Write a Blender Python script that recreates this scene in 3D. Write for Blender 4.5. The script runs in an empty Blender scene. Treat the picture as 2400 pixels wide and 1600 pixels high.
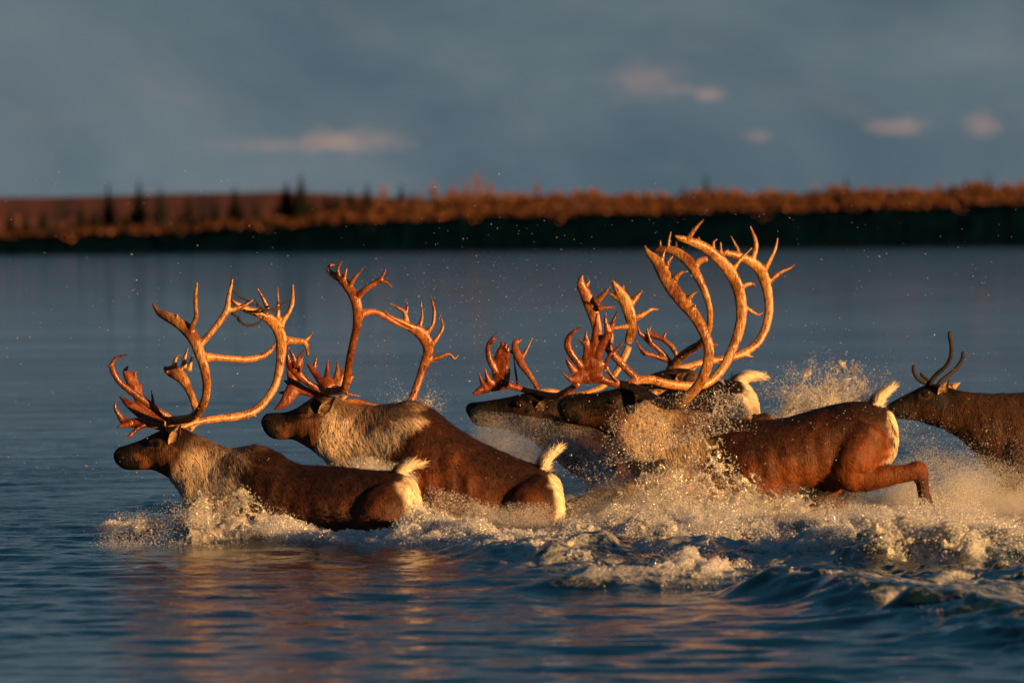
import bpy, bmesh, math, random
import numpy as np
from mathutils import Vector, Matrix

random.seed(7); rng = np.random.default_rng(7)
R = math.radians
scene = bpy.context.scene
C = scene.collection

# ------------------------------------------------------------------ camera
# a long lens about 1.8 m over the river, 50 m from the herd
F = 20000.0                      # focal length in photograph pixels (300 mm on 36 mm, 2400 px)
CAMZ = 1.79
pitch = math.atan(259 / F); roll = R(0.55)
fwd = np.array([0, math.cos(pitch), -math.sin(pitch)])
u0 = np.array([0, math.sin(pitch), math.cos(pitch)]); r0 = np.array([1., 0, 0])
RT = r0 * math.cos(roll) - u0 * math.sin(roll)
UP = u0 * math.cos(roll) + r0 * math.sin(roll)
CAM = np.array([0, 0, CAMZ])

def P(u, v, Y):                  # the point of the place at depth Y that lies on that sight line
    d = fwd + RT * ((u - 1200) / F) + UP * ((800 - v) / F)
    return CAM + d * (Y / d[1])
def W(u, v):                     # the point of the water surface on that sight line
    d = fwd + RT * ((u - 1200) / F) + UP * ((800 - v) / F)
    return CAM + d * (-CAMZ / d[2])
def px(p):                       # back again, for arrays (n,3)
    q = p - CAM
    z = q @ fwd
    return 1200 + F * (q @ RT) / z, 800 - F * (q @ UP) / z

cam_d = bpy.data.cameras.new('camera'); cam = bpy.data.objects.new('camera', cam_d); C.objects.link(cam)
cam_d.lens = 300; cam_d.sensor_width = 36; cam_d.clip_start = 0.5; cam_d.clip_end = 20000
m = Matrix.Identity(4)
for i in range(3):
    m[i][0] = RT[i]; m[i][1] = UP[i]; m[i][2] = -fwd[i]; m[i][3] = CAM[i]
cam.matrix_world = m
cam_d.dof.use_dof = True; cam_d.dof.focus_distance = 50.3; cam_d.dof.aperture_fstop = 4.6
scene.camera = cam

# ------------------------------------------------------------------ sun, sky, exposure
SUN_AZ, SUN_EL = 53, 5.0         # degrees from straight behind the camera towards the right
sdir = Vector((math.sin(R(SUN_AZ)) * math.cos(R(SUN_EL)), -math.cos(R(SUN_AZ)) * math.cos(R(SUN_EL)), math.sin(R(SUN_EL))))
sun_d = bpy.data.lights.new('sun', 'SUN'); sun = bpy.data.objects.new('sun', sun_d); C.objects.link(sun)
sun_d.energy = 5.0; sun_d.angle = R(0.6); sun_d.color = (1.0, 0.51, 0.165)
sun.rotation_euler = sdir.to_track_quat('Z', 'Y').to_euler()

scene.view_settings.view_transform = 'Standard'; scene.view_settings.look = 'None'
scene.view_settings.exposure = 0.85; scene.view_settings.gamma = 1

class NT:                        # small helper round a node tree
    def __init__(s, tree): s.t = tree; s.t.nodes.clear()
    def n(s, typ, **kw):
        nd = s.t.nodes.new(typ)
        ins = kw.pop('ins', {})
        for k, v in kw.items(): setattr(nd, k, v)
        for k, v in ins.items():
            if isinstance(v, bpy.types.NodeSocket): s.t.links.new(v, nd.inputs[k])
            else: nd.inputs[k].default_value = v
        return nd
    def math(s, op, a, b=0.0, c=0.0, clamp=False):
        return s.n('ShaderNodeMath', operation=op, use_clamp=clamp, ins={0: a, 1: b, 2: c}).outputs[0]
    def mix(s, f, a, b, blend='MIX'):
        nd = s.n('ShaderNodeMix', data_type='RGBA', blend_type=blend)
        for k, v in ((0, f), (6, a), (7, b)):
            if isinstance(v, bpy.types.NodeSocket): s.t.links.new(v, nd.inputs[k])
            else: nd.inputs[k].default_value = v if k == 0 else (tuple(v) + (1,))[:4]
        return nd.outputs[2]
    def ramp(s, f, lo, hi, a=0.0, b=1.0):
        return s.n('ShaderNodeMapRange', interpolation_type='SMOOTHSTEP', ins={0: f, 1: lo, 2: hi, 3: a, 4: b}).outputs[0]
    def noise(s, vec, scale, detail=3, rough=.55, dist=0.0):
        return s.n('ShaderNodeTexNoise', ins={'Vector': vec, 'Scale': scale, 'Detail': detail, 'Roughness': rough, 'Distortion': dist}).outputs[0]
    def mapping(s, vec, scale=(1, 1, 1), rot=(0, 0, 0)):
        return s.n('ShaderNodeMapping', ins={'Vector': vec, 'Scale': scale, 'Rotation': rot}).outputs[0]

world = bpy.data.worlds.new('World'); scene.world = world; world.use_nodes = True
w = NT(world.node_tree)
sky = w.n('ShaderNodeTexSky', sky_type='NISHITA', sun_disc=False, sun_elevation=R(SUN_EL),
          sun_rotation=math.atan2(sdir.x, sdir.y), altitude=50, air_density=1.0, dust_density=2.0, ozone_density=2.0)
geo = w.n('ShaderNodeTexCoord').outputs['Generated']
sep = w.n('ShaderNodeSeparateXYZ', ins={0: geo})
X_, Y_, Z_ = sep.outputs
azi = w.math('ARCTAN2', X_, Y_)
co = w.n('ShaderNodeCombineXYZ', ins={0: azi, 1: w.math('MULTIPLY', Z_, 1.7), 2: 0.0}).outputs[0]
n1 = w.noise(co, 21, 6, .55, .5)
n2 = w.noise(co, 60, 4, .6, .3)
elev = w.ramp(Z_, 0.012, 0.19)
low = w.mix(w.ramp(n1, .26, .74), (.040, .068, .091), (.090, .117, .133))
warm = w.mix(w.math('MULTIPLY', w.ramp(n2, .5, .8), .25), low, (.16, .125, .118))
cloud = w.mix(elev, warm, (.004, .035, .064))
skyc = w.mix(1.0, sky.outputs[0], (.022, .022, .022), 'MULTIPLY')
base = w.mix(w.ramp(Z_, .03, .6, .10, .45), cloud, skyc)
# the few small sunlit clouds low over the far shore
for (cu, cv, ru, rv, k) in ((1512, 188, 70, 34, .26), (1600, 208, 44, 14, .2), (1664, 222, 28, 16, .38), (1778, 320, 28, 13, .25), (2105, 297, 58, 18, .36), (2298, 293, 36, 23, .36), (700, 340, 160, 15, .26), (850, 328, 85, 24, .28), (770, 322, 50, 20, .24)):
    d = fwd + RT * ((cu - 1200) / F) + UP * ((800 - cv) / F); d /= np.linalg.norm(d)
    dx = w.math('DIVIDE', w.math('SUBTRACT', azi, math.atan2(d[0], d[1])), ru / F)
    dz = w.math('DIVIDE', w.math('SUBTRACT', Z_, float(d[2])), rv / F)
    rr = w.math('SQRT', w.math('ADD', w.math('MULTIPLY', dx, dx), w.math('MULTIPLY', dz, dz)))
    nn = w.noise(co, 330, 6, .68)
    f = w.ramp(w.math('ADD', rr, w.math('MULTIPLY', w.math('SUBTRACT', nn, .5), 2.8)), .0, 1.8, k * .8, 0.0)
    base = w.mix(f, base, (.34, .20, .15))
bg = w.n('ShaderNodeBackground', ins={'Color': base, 'Strength': 1.0})
w.n('ShaderNodeOutputWorld', ins={0: bg.outputs[0]})

# ------------------------------------------------------------------ numeric noise
def _hash(ix, iy, iz, seed):
    h = (ix.astype(np.int64) * 374761393 + iy.astype(np.int64) * 668265263 + iz.astype(np.int64) * 2147483647 + seed * 144665) & 0xFFFFFFFF
    h = ((h ^ (h >> 13)) * 1274126177) & 0xFFFFFFFF
    return ((h ^ (h >> 16)) & 0xFFFFFF) / float(0xFFFFFF)
def vnoise(p, seed=0):           # value noise, -1..1
    f = np.floor(p); t = p - f; t = t * t * (3 - 2 * t); f = f.astype(np.int64)
    out = 0
    for a in (0, 1):
        for b in (0, 1):
            for c in (0, 1):
                wgt = (t[:, 0] if a else 1 - t[:, 0]) * (t[:, 1] if b else 1 - t[:, 1]) * (t[:, 2] if c else 1 - t[:, 2])
                out = out + wgt * _hash(f[:, 0] + a, f[:, 1] + b, f[:, 2] + c, seed)
    return out * 2 - 1
def fbm(p, oct=4, seed=0, gain=.5):
    a = 1.0; s = 0
    for o in range(oct):
        s = s + a * vnoise(p * (2.03 ** o), seed + o * 17); a *= gain
    return s
def worley(p, seed=0):           # 2D: distance to nearest and second nearest feature
    f = np.floor(p).astype(np.int64)
    F1 = np.full(len(p), 9.); F2 = np.full(len(p), 9.)
    z0 = np.zeros(len(p), np.int64)
    for a in (-1, 0, 1):
        for b in (-1, 0, 1):
            cx = f[:, 0] + a; cy = f[:, 1] + b
            d = np.hypot(cx + _hash(cx, cy, z0, seed) - p[:, 0], cy + _hash(cx, cy, z0 + 1, seed) - p[:, 1])
            F2 = np.where(d < F1, F1, np.minimum(F2, d)); F1 = np.minimum(F1, d)
    return F1, F2
def sstep(x, a, b):
    t = np.clip((x - a) / (b - a), 0, 1); return t * t * (3 - 2 * t)

# ------------------------------------------------------------------ materials
MATS = {}
def new_mat(name):
    mt = bpy.data.materials.new(name); mt.use_nodes = True; MATS[name] = mt
    return mt, NT(mt.node_tree)
def out(n, surf, disp=None):
    n.n('ShaderNodeOutputMaterial', ins={'Surface': surf})
def bsdf(n, **ins):
    return n.n('ShaderNodeBsdfPrincipled', ins={k.replace('_', ' '): v for k, v in ins.items()}).outputs[0]
def bump(n, h, strength, dist):
    return n.n('ShaderNodeBump', ins={'Height': h, 'Strength': strength, 'Distance': dist}).outputs[0]

# coat: colour per vertex (the animal's own markings), wet streaky relief
mt, n = new_mat('coat')
tc = n.n('ShaderNodeTexCoord').outputs['Object']
col = n.n('ShaderNodeVertexColor', layer_name='col').outputs[0]
st = n.noise(n.mapping(tc, (22, 22, 5), (0, R(-28), 0)), 4.0, 4, .6, .7)
fine = n.noise(n.mapping(tc, (60, 60, 16), (0, R(-28), 0)), 3.0, 3, .6, .4)
big = n.noise(tc, 7, 3, .6)
c1 = n.mix(n.ramp(st, .38, .60, .85, 0.0), col, n.mix(1.0, col, (.55, .50, .47), 'MULTIPLY'))
c2 = n.mix(n.ramp(big, .42, .66, .0, .5), c1, n.mix(1.0, c1, (1.35, 1.2, 1.1), 'MULTIPLY'))
hh = n.math('ADD', n.math('MULTIPLY', st, 1.0), n.math('MULTIPLY', fine, .55))
out(n, bsdf(n, Base_Color=c2, Roughness=n.ramp(st, .35, .62, .34, .70), Specular_IOR_Level=.24, Normal=bump(n, hh, .7, .0085)))
mt, n = new_mat('fur_lock')
col = n.n('ShaderNodeVertexColor', layer_name='col').outputs[0]
out(n, bsdf(n, Base_Color=col, Roughness=.45, Specular_IOR_Level=.3))
mt, n = new_mat('ear_skin')
tc = n.n('ShaderNodeTexCoord').outputs['Object']
e = n.noise(tc, 30, 3)
out(n, bsdf(n, Base_Color=n.mix(n.ramp(e, .38, .6), (.045, .022, .012), (.40, .25, .13)), Roughness=.7, Normal=bump(n, n.noise(tc, 160, 2), .5, .004)))
mt, n = new_mat('eye')
out(n, bsdf(n, Base_Color=(.012, .006, .004, 1), Roughness=.14))

def antler_mat(name, dark, light, dark2, light2, rough):    # the brow tines are redder than the beams
    mt, n = new_mat(name)
    tc = n.n('ShaderNodeTexCoord').outputs['Object']
    red = n.n('ShaderNodeAttribute', attribute_name='red').outputs['Fac']
    a = n.noise(n.mapping(tc, (34, 34, 6), (0, R(15), 0)), 3, 5, .65, 1.2)
    b = n.noise(tc, 7, 4, .6, .6)
    g = n.noise(tc, 120, 3)
    c = n.mix(red, n.mix(n.ramp(a, .34, .62), dark, light), n.mix(n.ramp(a, .34, .62), dark2, light2))
    c = n.mix(n.ramp(b, .45, .62, 0, .8), c, n.mix(1.0, c, (.40, .24, .17), 'MULTIPLY'))
    h = n.math('ADD', a, n.math('MULTIPLY', g, .2))
    out(n, bsdf(n, Base_Color=c, Roughness=n.ramp(b, .35, .65, rough + .16, rough), Specular_IOR_Level=.6, Normal=bump(n, h, .5, .006)))
antler_mat('antler_bone', (.14, .040, .010), (.52, .26, .070), (.095, .020, .005), (.31, .092, .022), .20)
antler_mat('antler_red', (.11, .026, .006), (.38, .14, .034), (.085, .017, .005), (.27, .066, .016), .19)
antler_mat('velvet', (.008, .003, .002), (.020, .007, .005), (.008, .003, .002), (.020, .007, .005), .75)
antler_mat('strand_bark', (.012, .008, .006), (.035, .02, .012), (.012, .008, .006), (.035, .02, .012), .7)

mt, n = new_mat('water')
tc = n.n('ShaderNodeTexCoord').outputs['Object']
foam = n.n('ShaderNodeAttribute', attribute_name='foam').outputs['Fac']
calm = n.n('ShaderNodeAttribute', attribute_name='calm').outputs['Fac']
wv = n.noise(n.mapping(tc, (2.2, 1.0, 1.0)), 5.0, 4, .55, .3)
wf = n.noise(n.mapping(tc, (2.0, 1.0, 1.0)), 22.0, 3, .6, .2)
wb = n.noise(n.mapping(tc, (.3, .06, 1.0)), 1.0, 3, .5)
h = n.math('ADD', n.math('MULTIPLY', wv, 1.0), n.math('MULTIPLY', wf, .22))
h = n.math('ADD', n.math('MULTIPLY', h, n.ramp(wb, .35, .7, .5, 1.15)), n.math('MULTIPLY', n.noise(n.mapping(tc, (.18, .55, 1.0)), 1.0, 3, .55, .3), 3.2))
yy = n.n('ShaderNodeSeparateXYZ', ins={0: tc}).outputs[1]
far = n.math('MULTIPLY', n.math('ADD', n.math('MULTIPLY', n.noise(n.mapping(tc, (.05, .17, 1.0)), 1.0, 3, .6, .4), 9.0), n.math('MULTIPLY', n.noise(n.mapping(tc, (.015, .05, 1.0)), 1.0, 3, .6, .4), 20.0)), n.ramp(yy, 58.0, 130.0))
h = n.math('ADD', h, far)
fl = n.n('ShaderNodeTexVoronoi', feature='DISTANCE_TO_EDGE', ins={'Vector': n.mapping(tc, (1, .45, 1)), 'Scale': 9.0}).outputs['Distance']
fn = n.noise(n.mapping(tc, (1.0, .5, 1)), 8, 5, .65, .8)
lace = n.ramp(fl, .02, .16, .28, 0.0)
ff = n.math('MULTIPLY', n.ramp(n.math('ADD', n.math('ADD', n.math('MULTIPLY', foam, .75), n.math('MULTIPLY', n.math('SUBTRACT', fn, .5), 1.3)), n.math('MULTIPLY', lace, foam)), .26, .70), n.ramp(foam, .02, .2))
wcol = n.mix(n.ramp(foam, .0, .9), (.0015, .014, .021), (.018, .040, .044))
wat = bsdf(n, Base_Color=wcol, Roughness=.05, IOR=1.333, Specular_IOR_Level=.5, Normal=bump(n, h, 1.0, n.math('MULTIPLY', n.math('SUBTRACT', 1.12, calm), .028)))
fbs = bsdf(n, Base_Color=(.60, .62, .63, 1), Roughness=.55, Specular_IOR_Level=.3, Normal=bump(n, n.noise(tc, 60, 3), .8, .02))
mx = n.n('ShaderNodeMixShader', ins={0: n.math('MULTIPLY', ff, .85), 1: wat, 2: fbs})
out(n, mx.outputs[0])

mt, n = new_mat('foam')
tc = n.n('ShaderNodeTexCoord').outputs['Object']
f1 = n.noise(tc, 26, 4, .65, .4); f2 = n.n('ShaderNodeTexVoronoi', ins={'Vector': tc, 'Scale': 70.0}).outputs['Distance']
h = n.math('ADD', f1, n.math('MULTIPLY', f2, .35))
d1 = bsdf(n, Base_Color=n.mix(n.ramp(f1, .4, .62), (.36, .40, .42), (.72, .73, .73)), Roughness=.4, Specular_IOR_Level=.4, Normal=bump(n, h, .6, .02))
tr = n.n('ShaderNodeBsdfTranslucent', ins={'Color': (.62, .62, .58, 1)}).outputs[0]
m1 = n.n('ShaderNodeMixShader', ins={0: .30, 1: d1, 2: tr}).outputs[0]
tp = n.n('ShaderNodeBsdfTransparent').outputs[0]
out(n, n.n('ShaderNodeMixShader', ins={0: n.ramp(f1, .38, .58, .62, .05), 1: m1, 2: tp}).outputs[0])

mt, n = new_mat('water_film')     # thin torn sheets of water
tc = n.n('ShaderNodeTexCoord').outputs['Object']
f1 = n.noise(tc, 30, 4, .65, .4)
g = n.n('ShaderNodeBsdfGlossy', ins={'Color': (.95, .95, .95, 1), 'Roughness': .12, 'Normal': bump(n, n.noise(tc, 45, 3), .9, .03)}).outputs[0]
d = n.n('ShaderNodeBsdfDiffuse', ins={'Color': (.62, .60, .56, 1), 'Normal': bump(n, f1, .9, .03)}).outputs[0]
tr = n.n('ShaderNodeBsdfTranslucent', ins={'Color': (.62, .60, .55, 1)}).outputs[0]
a = n.n('ShaderNodeMixShader', ins={0: .40, 1: d, 2: tr}).outputs[0]
b = n.n('ShaderNodeMixShader', ins={0: .28, 1: a, 2: g}).outputs[0]
out(n, n.n('ShaderNodeMixShader', ins={0: n.ramp(f1, .35, .6, .80, .22), 1: b, 2: tp if False else n.n('ShaderNodeBsdfTransparent').outputs[0]}).outputs[0])

def drop_mat(name, clear, tint, gloss=.32):
    mt, n = new_mat(name)
    d = n.n('ShaderNodeBsdfDiffuse', ins={'Color': tint + (1,)}).outputs[0]
    tr = n.n('ShaderNodeBsdfTranslucent', ins={'Color': tint + (1,)}).outputs[0]
    g = n.n('ShaderNodeBsdfGlossy', ins={'Color': (1, 1, 1, 1), 'Roughness': .10}).outputs[0]
    a = n.n('ShaderNodeMixShader', ins={0: .45, 1: d, 2: tr}).outputs[0]
    b = n.n('ShaderNodeMixShader', ins={0: gloss, 1: a, 2: g}).outputs[0]
    out(n, n.n('ShaderNodeMixShader', ins={0: clear, 1: b, 2: n.n('ShaderNodeBsdfTransparent').outputs[0]}).outputs[0])
drop_mat('droplet', .58, (.90, .91, .92)); drop_mat('mist', .45, (.93, .94, .95), .04); drop_mat('froth', .40, (.86, .88, .90))

def simple(name, a, b, scale, rough=.85, bs=.6, bd=.05, spec=.2):
    mt, n = new_mat(name)
    tc = n.n('ShaderNodeTexCoord').outputs['Object']
    f = n.noise(tc, scale, 4, .6)
    out(n, bsdf(n, Base_Color=n.mix(n.ramp(f, .35, .65), a, b), Roughness=rough, Specular_IOR_Level=spec, Normal=bump(n, f, bs, bd)))
simple('shaded_mud', (.0006, .005, .011), (.0012, .009, .018), .6, .95, .8, .3, 0.0)  # bank face: its shade is painted in as a near-black blue
simple('tundra', (.17, .036, .018), (.30, .085, .04), .12, .95, .8, .6)
simple('spruce_needles', (.008, .018, .012), (.020, .034, .018), 1.2)
simple('trunk_bark', (.03, .02, .015), (.07, .05, .035), 3)
mt, n = new_mat('autumn_leaf')
col = n.n('ShaderNodeVertexColor', layer_name='col').outputs[0]
out(n, n.n('ShaderNodeMixShader', ins={0: .3, 1: bsdf(n, Base_Color=col, Roughness=.8, Specular_IOR_Level=.2), 2: n.n('ShaderNodeBsdfTranslucent', ins={'Color': col}).outputs[0]}).outputs[0])

# ------------------------------------------------------------------ object helpers
def tag(o, label=None, cat=None, group=None, kind=None):
    for k, v in (('label', label), ('category', cat), ('group', group), ('kind', kind)):
        if v: o[k] = v
    return o
def link(name, me, mat=None, parent=None):
    o = bpy.data.objects.new(name, me); C.objects.link(o)
    if mat: me.materials.append(MATS[mat])
    if parent: o.parent = parent
    return o
def empty(name, loc):
    o = bpy.data.objects.new(name, None); C.objects.link(o); o.location = loc; o.empty_display_size = .2
    return o
def mesh(name, V, Fc, smooth=True):
    me = bpy.data.meshes.new(name)
    V = np.asarray(V, float)
    if isinstance(Fc, np.ndarray):
        k = Fc.shape[1]
        me.vertices.add(len(V)); me.vertices.foreach_set('co', V.ravel())
        me.loops.add(Fc.size); me.loops.foreach_set('vertex_index', Fc.ravel().astype(np.int32))
        me.polygons.add(len(Fc)); me.polygons.foreach_set('loop_start', np.arange(0, Fc.size, k, dtype=np.int32))
        me.polygons.foreach_set('loop_total', np.full(len(Fc), k, np.int32))
        me.update(calc_edges=True)
    else:
        me.from_pydata([tuple(x) for x in V], [], Fc); me.update()
    if smooth: me.polygons.foreach_set('use_smooth', np.ones(len(me.polygons), bool))
    return me
def set_attr(me, name, arr):
    a = me.attributes.new(name, 'FLOAT', 'POINT'); a.data.foreach_set('value', np.asarray(arr, np.float32))
def set_col(me, arr):
    a = me.color_attributes.new('col', 'FLOAT_COLOR', 'POINT')
    c = np.ones((len(arr), 4), np.float32); c[:, :3] = arr; a.data.foreach_set('color', c.ravel())
def vget(me):
    v = np.empty(len(me.vertices) * 3); me.vertices.foreach_get('co', v); v = v.reshape(-1, 3)
    nn = np.empty(len(me.vertices) * 3); me.vertices.foreach_get('normal', nn); return v, nn.reshape(-1, 3)
def remesh(V, Fc, vox, iters=4, fac=.5):
    me = mesh('tmp', V, Fc); o = bpy.data.objects.new('tmp', me); C.objects.link(o)
    r = o.modifiers.new('r', 'REMESH'); r.mode = 'VOXEL'; r.voxel_size = vox; r.use_smooth_shade = True
    if iters:
        s = o.modifiers.new('s', 'SMOOTH'); s.factor = fac; s.iterations = iters
    dg = bpy.context.evaluated_depsgraph_get()
    res = bpy.data.meshes.new_from_object(o.evaluated_get(dg))
    bpy.data.objects.remove(o); bpy.data.meshes.remove(me)
    res.polygons.foreach_set('use_smooth', np.ones(len(res.polygons), bool))
    return res
def catmull(a, sub):
    a = np.asarray(a, float); q = np.vstack([2 * a[0] - a[1], a, 2 * a[-1] - a[-2]]); res = []
    for i in range(1, len(q) - 2):
        p0, p1, p2, p3 = q[i - 1], q[i], q[i + 1], q[i + 2]
        for k in range(sub):
            t = k / sub
            res.append(.5 * ((2 * p1) + (p2 - p0) * t + (2 * p0 - 5 * p1 + 4 * p2 - p3) * t * t + (3 * p1 - p0 - 3 * p2 + p3) * t ** 3))
    res.append(q[-2]); return np.array(res)
class Geo:
    def __init__(s): s.V = []; s.F = []; s.n = 0
    def rings(s, rings):
        k = len(rings[0]); b = s.n
        for r in rings: s.V.extend(r)
        for i in range(len(rings) - 1):
            for j in range(k):
                a = b + i * k + j; c = b + i * k + (j + 1) % k
                s.F.append((a, c, c + k, a + k))
        s.F.append(tuple(b + j for j in range(k))[::-1]); s.F.append(tuple(b + (len(rings) - 1) * k + j for j in range(k)))
        s.n += k * len(rings)
    def tube(s, pts, rad, flat=None, axis=None, k=10):
        pts = np.asarray(pts, float); T = np.gradient(pts, axis=0); T /= np.linalg.norm(T, axis=1)[:, None] + 1e-9
        rs = []; ref = np.array([0, 1., 0]) if axis is None else axis
        for i, p in enumerate(pts):
            a = ref - T[i] * (ref @ T[i]); la = np.linalg.norm(a)
            if la < .15: a = np.array([1., 0, 0]) - T[i] * T[i][0]; la = np.linalg.norm(a)
            a /= la; b = np.cross(T[i], a)
            fr = rad[i] if flat is None else flat[i]
            rs.append([p + a * fr * math.cos(t) + b * rad[i] * math.sin(t) for t in np.linspace(0, 2 * math.pi, k, endpoint=False)])
        s.rings(rs)
    def ball(s, c, r, k=10):
        c = np.asarray(c); r = np.asarray(r, float) * np.ones(3); rs = []
        for i in range(1, k):
            a = math.pi * i / k
            rs.append([c + r * np.array([math.sin(a) * math.cos(t), math.sin(a) * math.sin(t), -math.cos(a)]) for t in np.linspace(0, 2 * math.pi, k, endpoint=False)])
        s.rings(rs)

# ------------------------------------------------------------------ water
gx = np.arange(-6.5, 6.5001, .034); gy0 = [27.0]
while gy0[-1] < 120: gy0.append(gy0[-1] + .036 + max(0, gy0[-1] - 53) * .010)
gy = np.array(gy0)
XX, YY = np.meshgrid(gx, gy); pt = np.stack([XX.ravel(), YY.ravel(), np.zeros(XX.size)], 1)
X = pt[:, 0]; Y = pt[:, 1]
u_w, v_w = px(pt)
edge = sstep(X, -6.5, -5.3) * sstep(-X, -6.5, -5.3) * sstep(Y, 27, 29) * (1 - sstep(Y, 58, 118))
H = np.zeros(len(pt)); rw = np.random.default_rng(3)
for i in range(64):
    lam = .14 * (1.6 / .14) ** rw.random(); th = rw.normal(math.pi / 2, .75); k = 2 * math.pi / lam
    H += .0016 * lam ** .75 * np.sin(k * (X * math.cos(th) + Y * math.sin(th)) + rw.random() * 6.28)
H *= .75 + .45 * vnoise(np.stack([X * .4, Y * .12, X * 0 + 4], 1), 5)
front = np.interp(u_w, [-400, 150, 300, 500, 700, 850, 1000, 1250, 1500, 1750, 1880, 2100, 2400, 2800], [1150, 1180, 1215, 1245, 1268, 1290, 1320, 1352, 1382, 1385, 1395, 1440, 1492, 1560])
turb = sstep(front + 14 * vnoise(np.stack([X * 2, Y * .3, X * 0], 1), 8) - v_w, -10, 45) * sstep(u_w, 120, 420) * (1 - sstep(Y, 54, 60))
chop = fbm(np.stack([X * 4.2, Y * 1.9, X * 0], 1), 4, 11) + .35 * fbm(np.stack([X * 16, Y * 6, X * 0 + 2], 1), 3, 91)
ridge = 1 - np.abs(fbm(np.stack([X * 3.1, Y * 1.2, X * 0 + 7], 1), 3, 33))
H = H * (1 - .5 * turb) + turb * (1 - .45 * sstep(u_w, 1650, 2000) * sstep(v_w, 1340, 1400)) * (.036 * chop + .070 * np.clip(ridge - .55, 0, 1))
foam = turb * .62 * sstep(fbm(np.stack([X * 1.3, Y * .5, X * 0 + 3], 1), 3, 44), -.35, .6)
def bumpw(u, v, sx, sy, h, f=.0, rot=0):
    global H, foam
    c = W(u, v); dx = (X - c[0]) / sx; dy = (Y - c[1]) / sy
    g = np.exp(-(dx * dx + dy * dy)); H = H + h * g; foam = np.maximum(foam, f * g)
def crest(line, wid, h, f):      # a breaking crest along a line of the water surface
    global H, foam
    pts = np.array([W(a, b)[:2] for a, b in line]); best = np.full(len(X), 9.)
    for p, q in zip(pts[:-1], pts[1:]):
        d = q - p; t = np.clip(((X - p[0]) * d[0] + (Y - p[1]) * d[1]) / (d @ d), 0, 1)
        best = np.minimum(best, np.hypot(X - p[0] - t * d[0], Y - p[1] - t * d[1]))
    g = np.exp(-(best / wid) ** 2); nz = .65 + .6 * fbm(np.stack([X * 3.3, Y * 2, X * 0 + 9], 1), 3, 71)
    H = H + h * g * np.clip(nz, 0, 1.6); foam = np.maximum(foam, f * np.exp(-(best / wid / 1.1) ** 2))
# bow wave piled up in front of the leading animal's chest and its slope running back along the flank
bumpw(470, 1262, .19, .26, .22, .5); bumpw(550, 1266, .26, .26, .17, .5); bumpw(400, 1256, .24, .3, .08, .5); bumpw(650, 1272, .28, .26, .08, .45)
crest([(260, 1240), (400, 1252), (560, 1262), (760, 1272), (960, 1285), (1100, 1292)], .30, .022, .8)
crest([(950, 1262), (1100, 1282), (1300, 1310)], .45, .085, .9)
crest([(1180, 1316), (1330, 1336), (1460, 1352)], .35, .09, .6)
crest([(1430, 1378), (1560, 1374), (1720, 1366)], .34, .11, .8)
crest([(1550, 1300), (1760, 1302), (1960, 1300), (2400, 1310)], .5, .10, .75)
crest([(1880, 1398), (2060, 1424), (2230, 1460), (2400, 1492), (2560, 1530)], .36, .14, .34)
crest([(1350, 1262), (1700, 1262), (2000, 1262), (2480, 1268)], .8, .05, .8)
crest([(2080, 1320), (2260, 1322)], .3, .10, .8)
crest([(1120, 1215), (1320, 1190), (1480, 1185)], .6, .06, .8)
foam = np.clip(foam + .25 * foam * fbm(np.stack([X * 5, Y * 2, X * 0], 1), 3, 55), 0, 1) * edge
H *= edge
calm = np.clip(.66 * sstep(v_w, 1230, 1330) * (1 - turb) + .14 * sstep(u_w, 1000, 1700) * sstep(v_w, 1360, 1420), 0, .95)
pt[:, 2] = H
ny, nx = XX.shape
idx = np.arange(nx * ny).reshape(ny, nx)
quads = np.stack([idx[:-1, :-1], idx[:-1, 1:], idx[1:, 1:], idx[1:, :-1]], -1).reshape(-1, 4)
V = list(pt); nb = len(pt)
# the same sheet goes on to the far shore and all round
me = mesh('river', pt, quads)
set_attr(me, 'foam', foam); set_attr(me, 'calm', calm)
tag(link('river_water', me, 'water'), kind='structure')
x0, x1, y0, y1 = gx[0], gx[-1], gy[0], gy[-1]
BX, BY0, BY1 = 3000., -300., 3000.
ov = [(-BX, BY0, 0), (BX, BY0, 0), (BX, BY1, 0), (-BX, BY1, 0), (x0, y0, 0), (x1, y0, 0), (x1, y1, 0), (x0, y1, 0)]
me = mesh('outer', ov, [(0, 1, 5, 4), (1, 2, 6, 5), (2, 3, 7, 6), (3, 0, 4, 7)], False)
set_attr(me, 'foam', np.zeros(8)); set_attr(me, 'calm', np.zeros(8))
tag(link('river_water_beyond', me, 'water'), kind='structure')
def wz(x, y):                    # water height there
    i = np.clip(np.searchsorted(gx, x), 0, nx - 1); j = np.clip(np.searchsorted(gy, y), 0, ny - 1)
    return H.reshape(ny, nx)[j, i]

# ------------------------------------------------------------------ far bank
us = np.concatenate([np.arange(-9000, -700, 100.0), np.arange(-700, 3101, 12.0), np.arange(3200, 11001, 100.0)])
def dist(u): return 802 - 22 * (u / 2400.0)
def v_edge(u): return np.interp(u, [-700, 0, 400, 800, 1200, 1600, 2000, 2400, 3100], [562, 550, 540, 518, 503, 494, 487, 473, 460]) + 2.2 * math.sin(u * .021) + 1.8 * math.sin(u * .057 + 1)
def v_hill(u): return np.interp(u, [-700, 0, 300, 650, 900, 1300, 2400, 3100], [470, 462, 458, 448, 462, 480, 470, 465]) + 1.2 * math.sin(u * .013)
rows = []
for u in us:
    d = dist(u); a = P(u, 600, d); a[2] = -.6
    b = a.copy(); b[2] = .02
    e0 = P(u, v_edge(u), d + 2.6); mid = .55 * b + .45 * e0; mid[1] += random.uniform(-.2, .2)
    lip = e0.copy(); lip[1] += 1.2; lip[2] += .12
    f1 = P(u, v_edge(u) - 5, d + 28); h1 = P(u, v_hill(u), d + 330); g1 = h1.copy(); g1[1] += 260; g1[2] -= 3
    rows.append([a, b, mid, e0, lip, f1, h1, g1])
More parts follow.
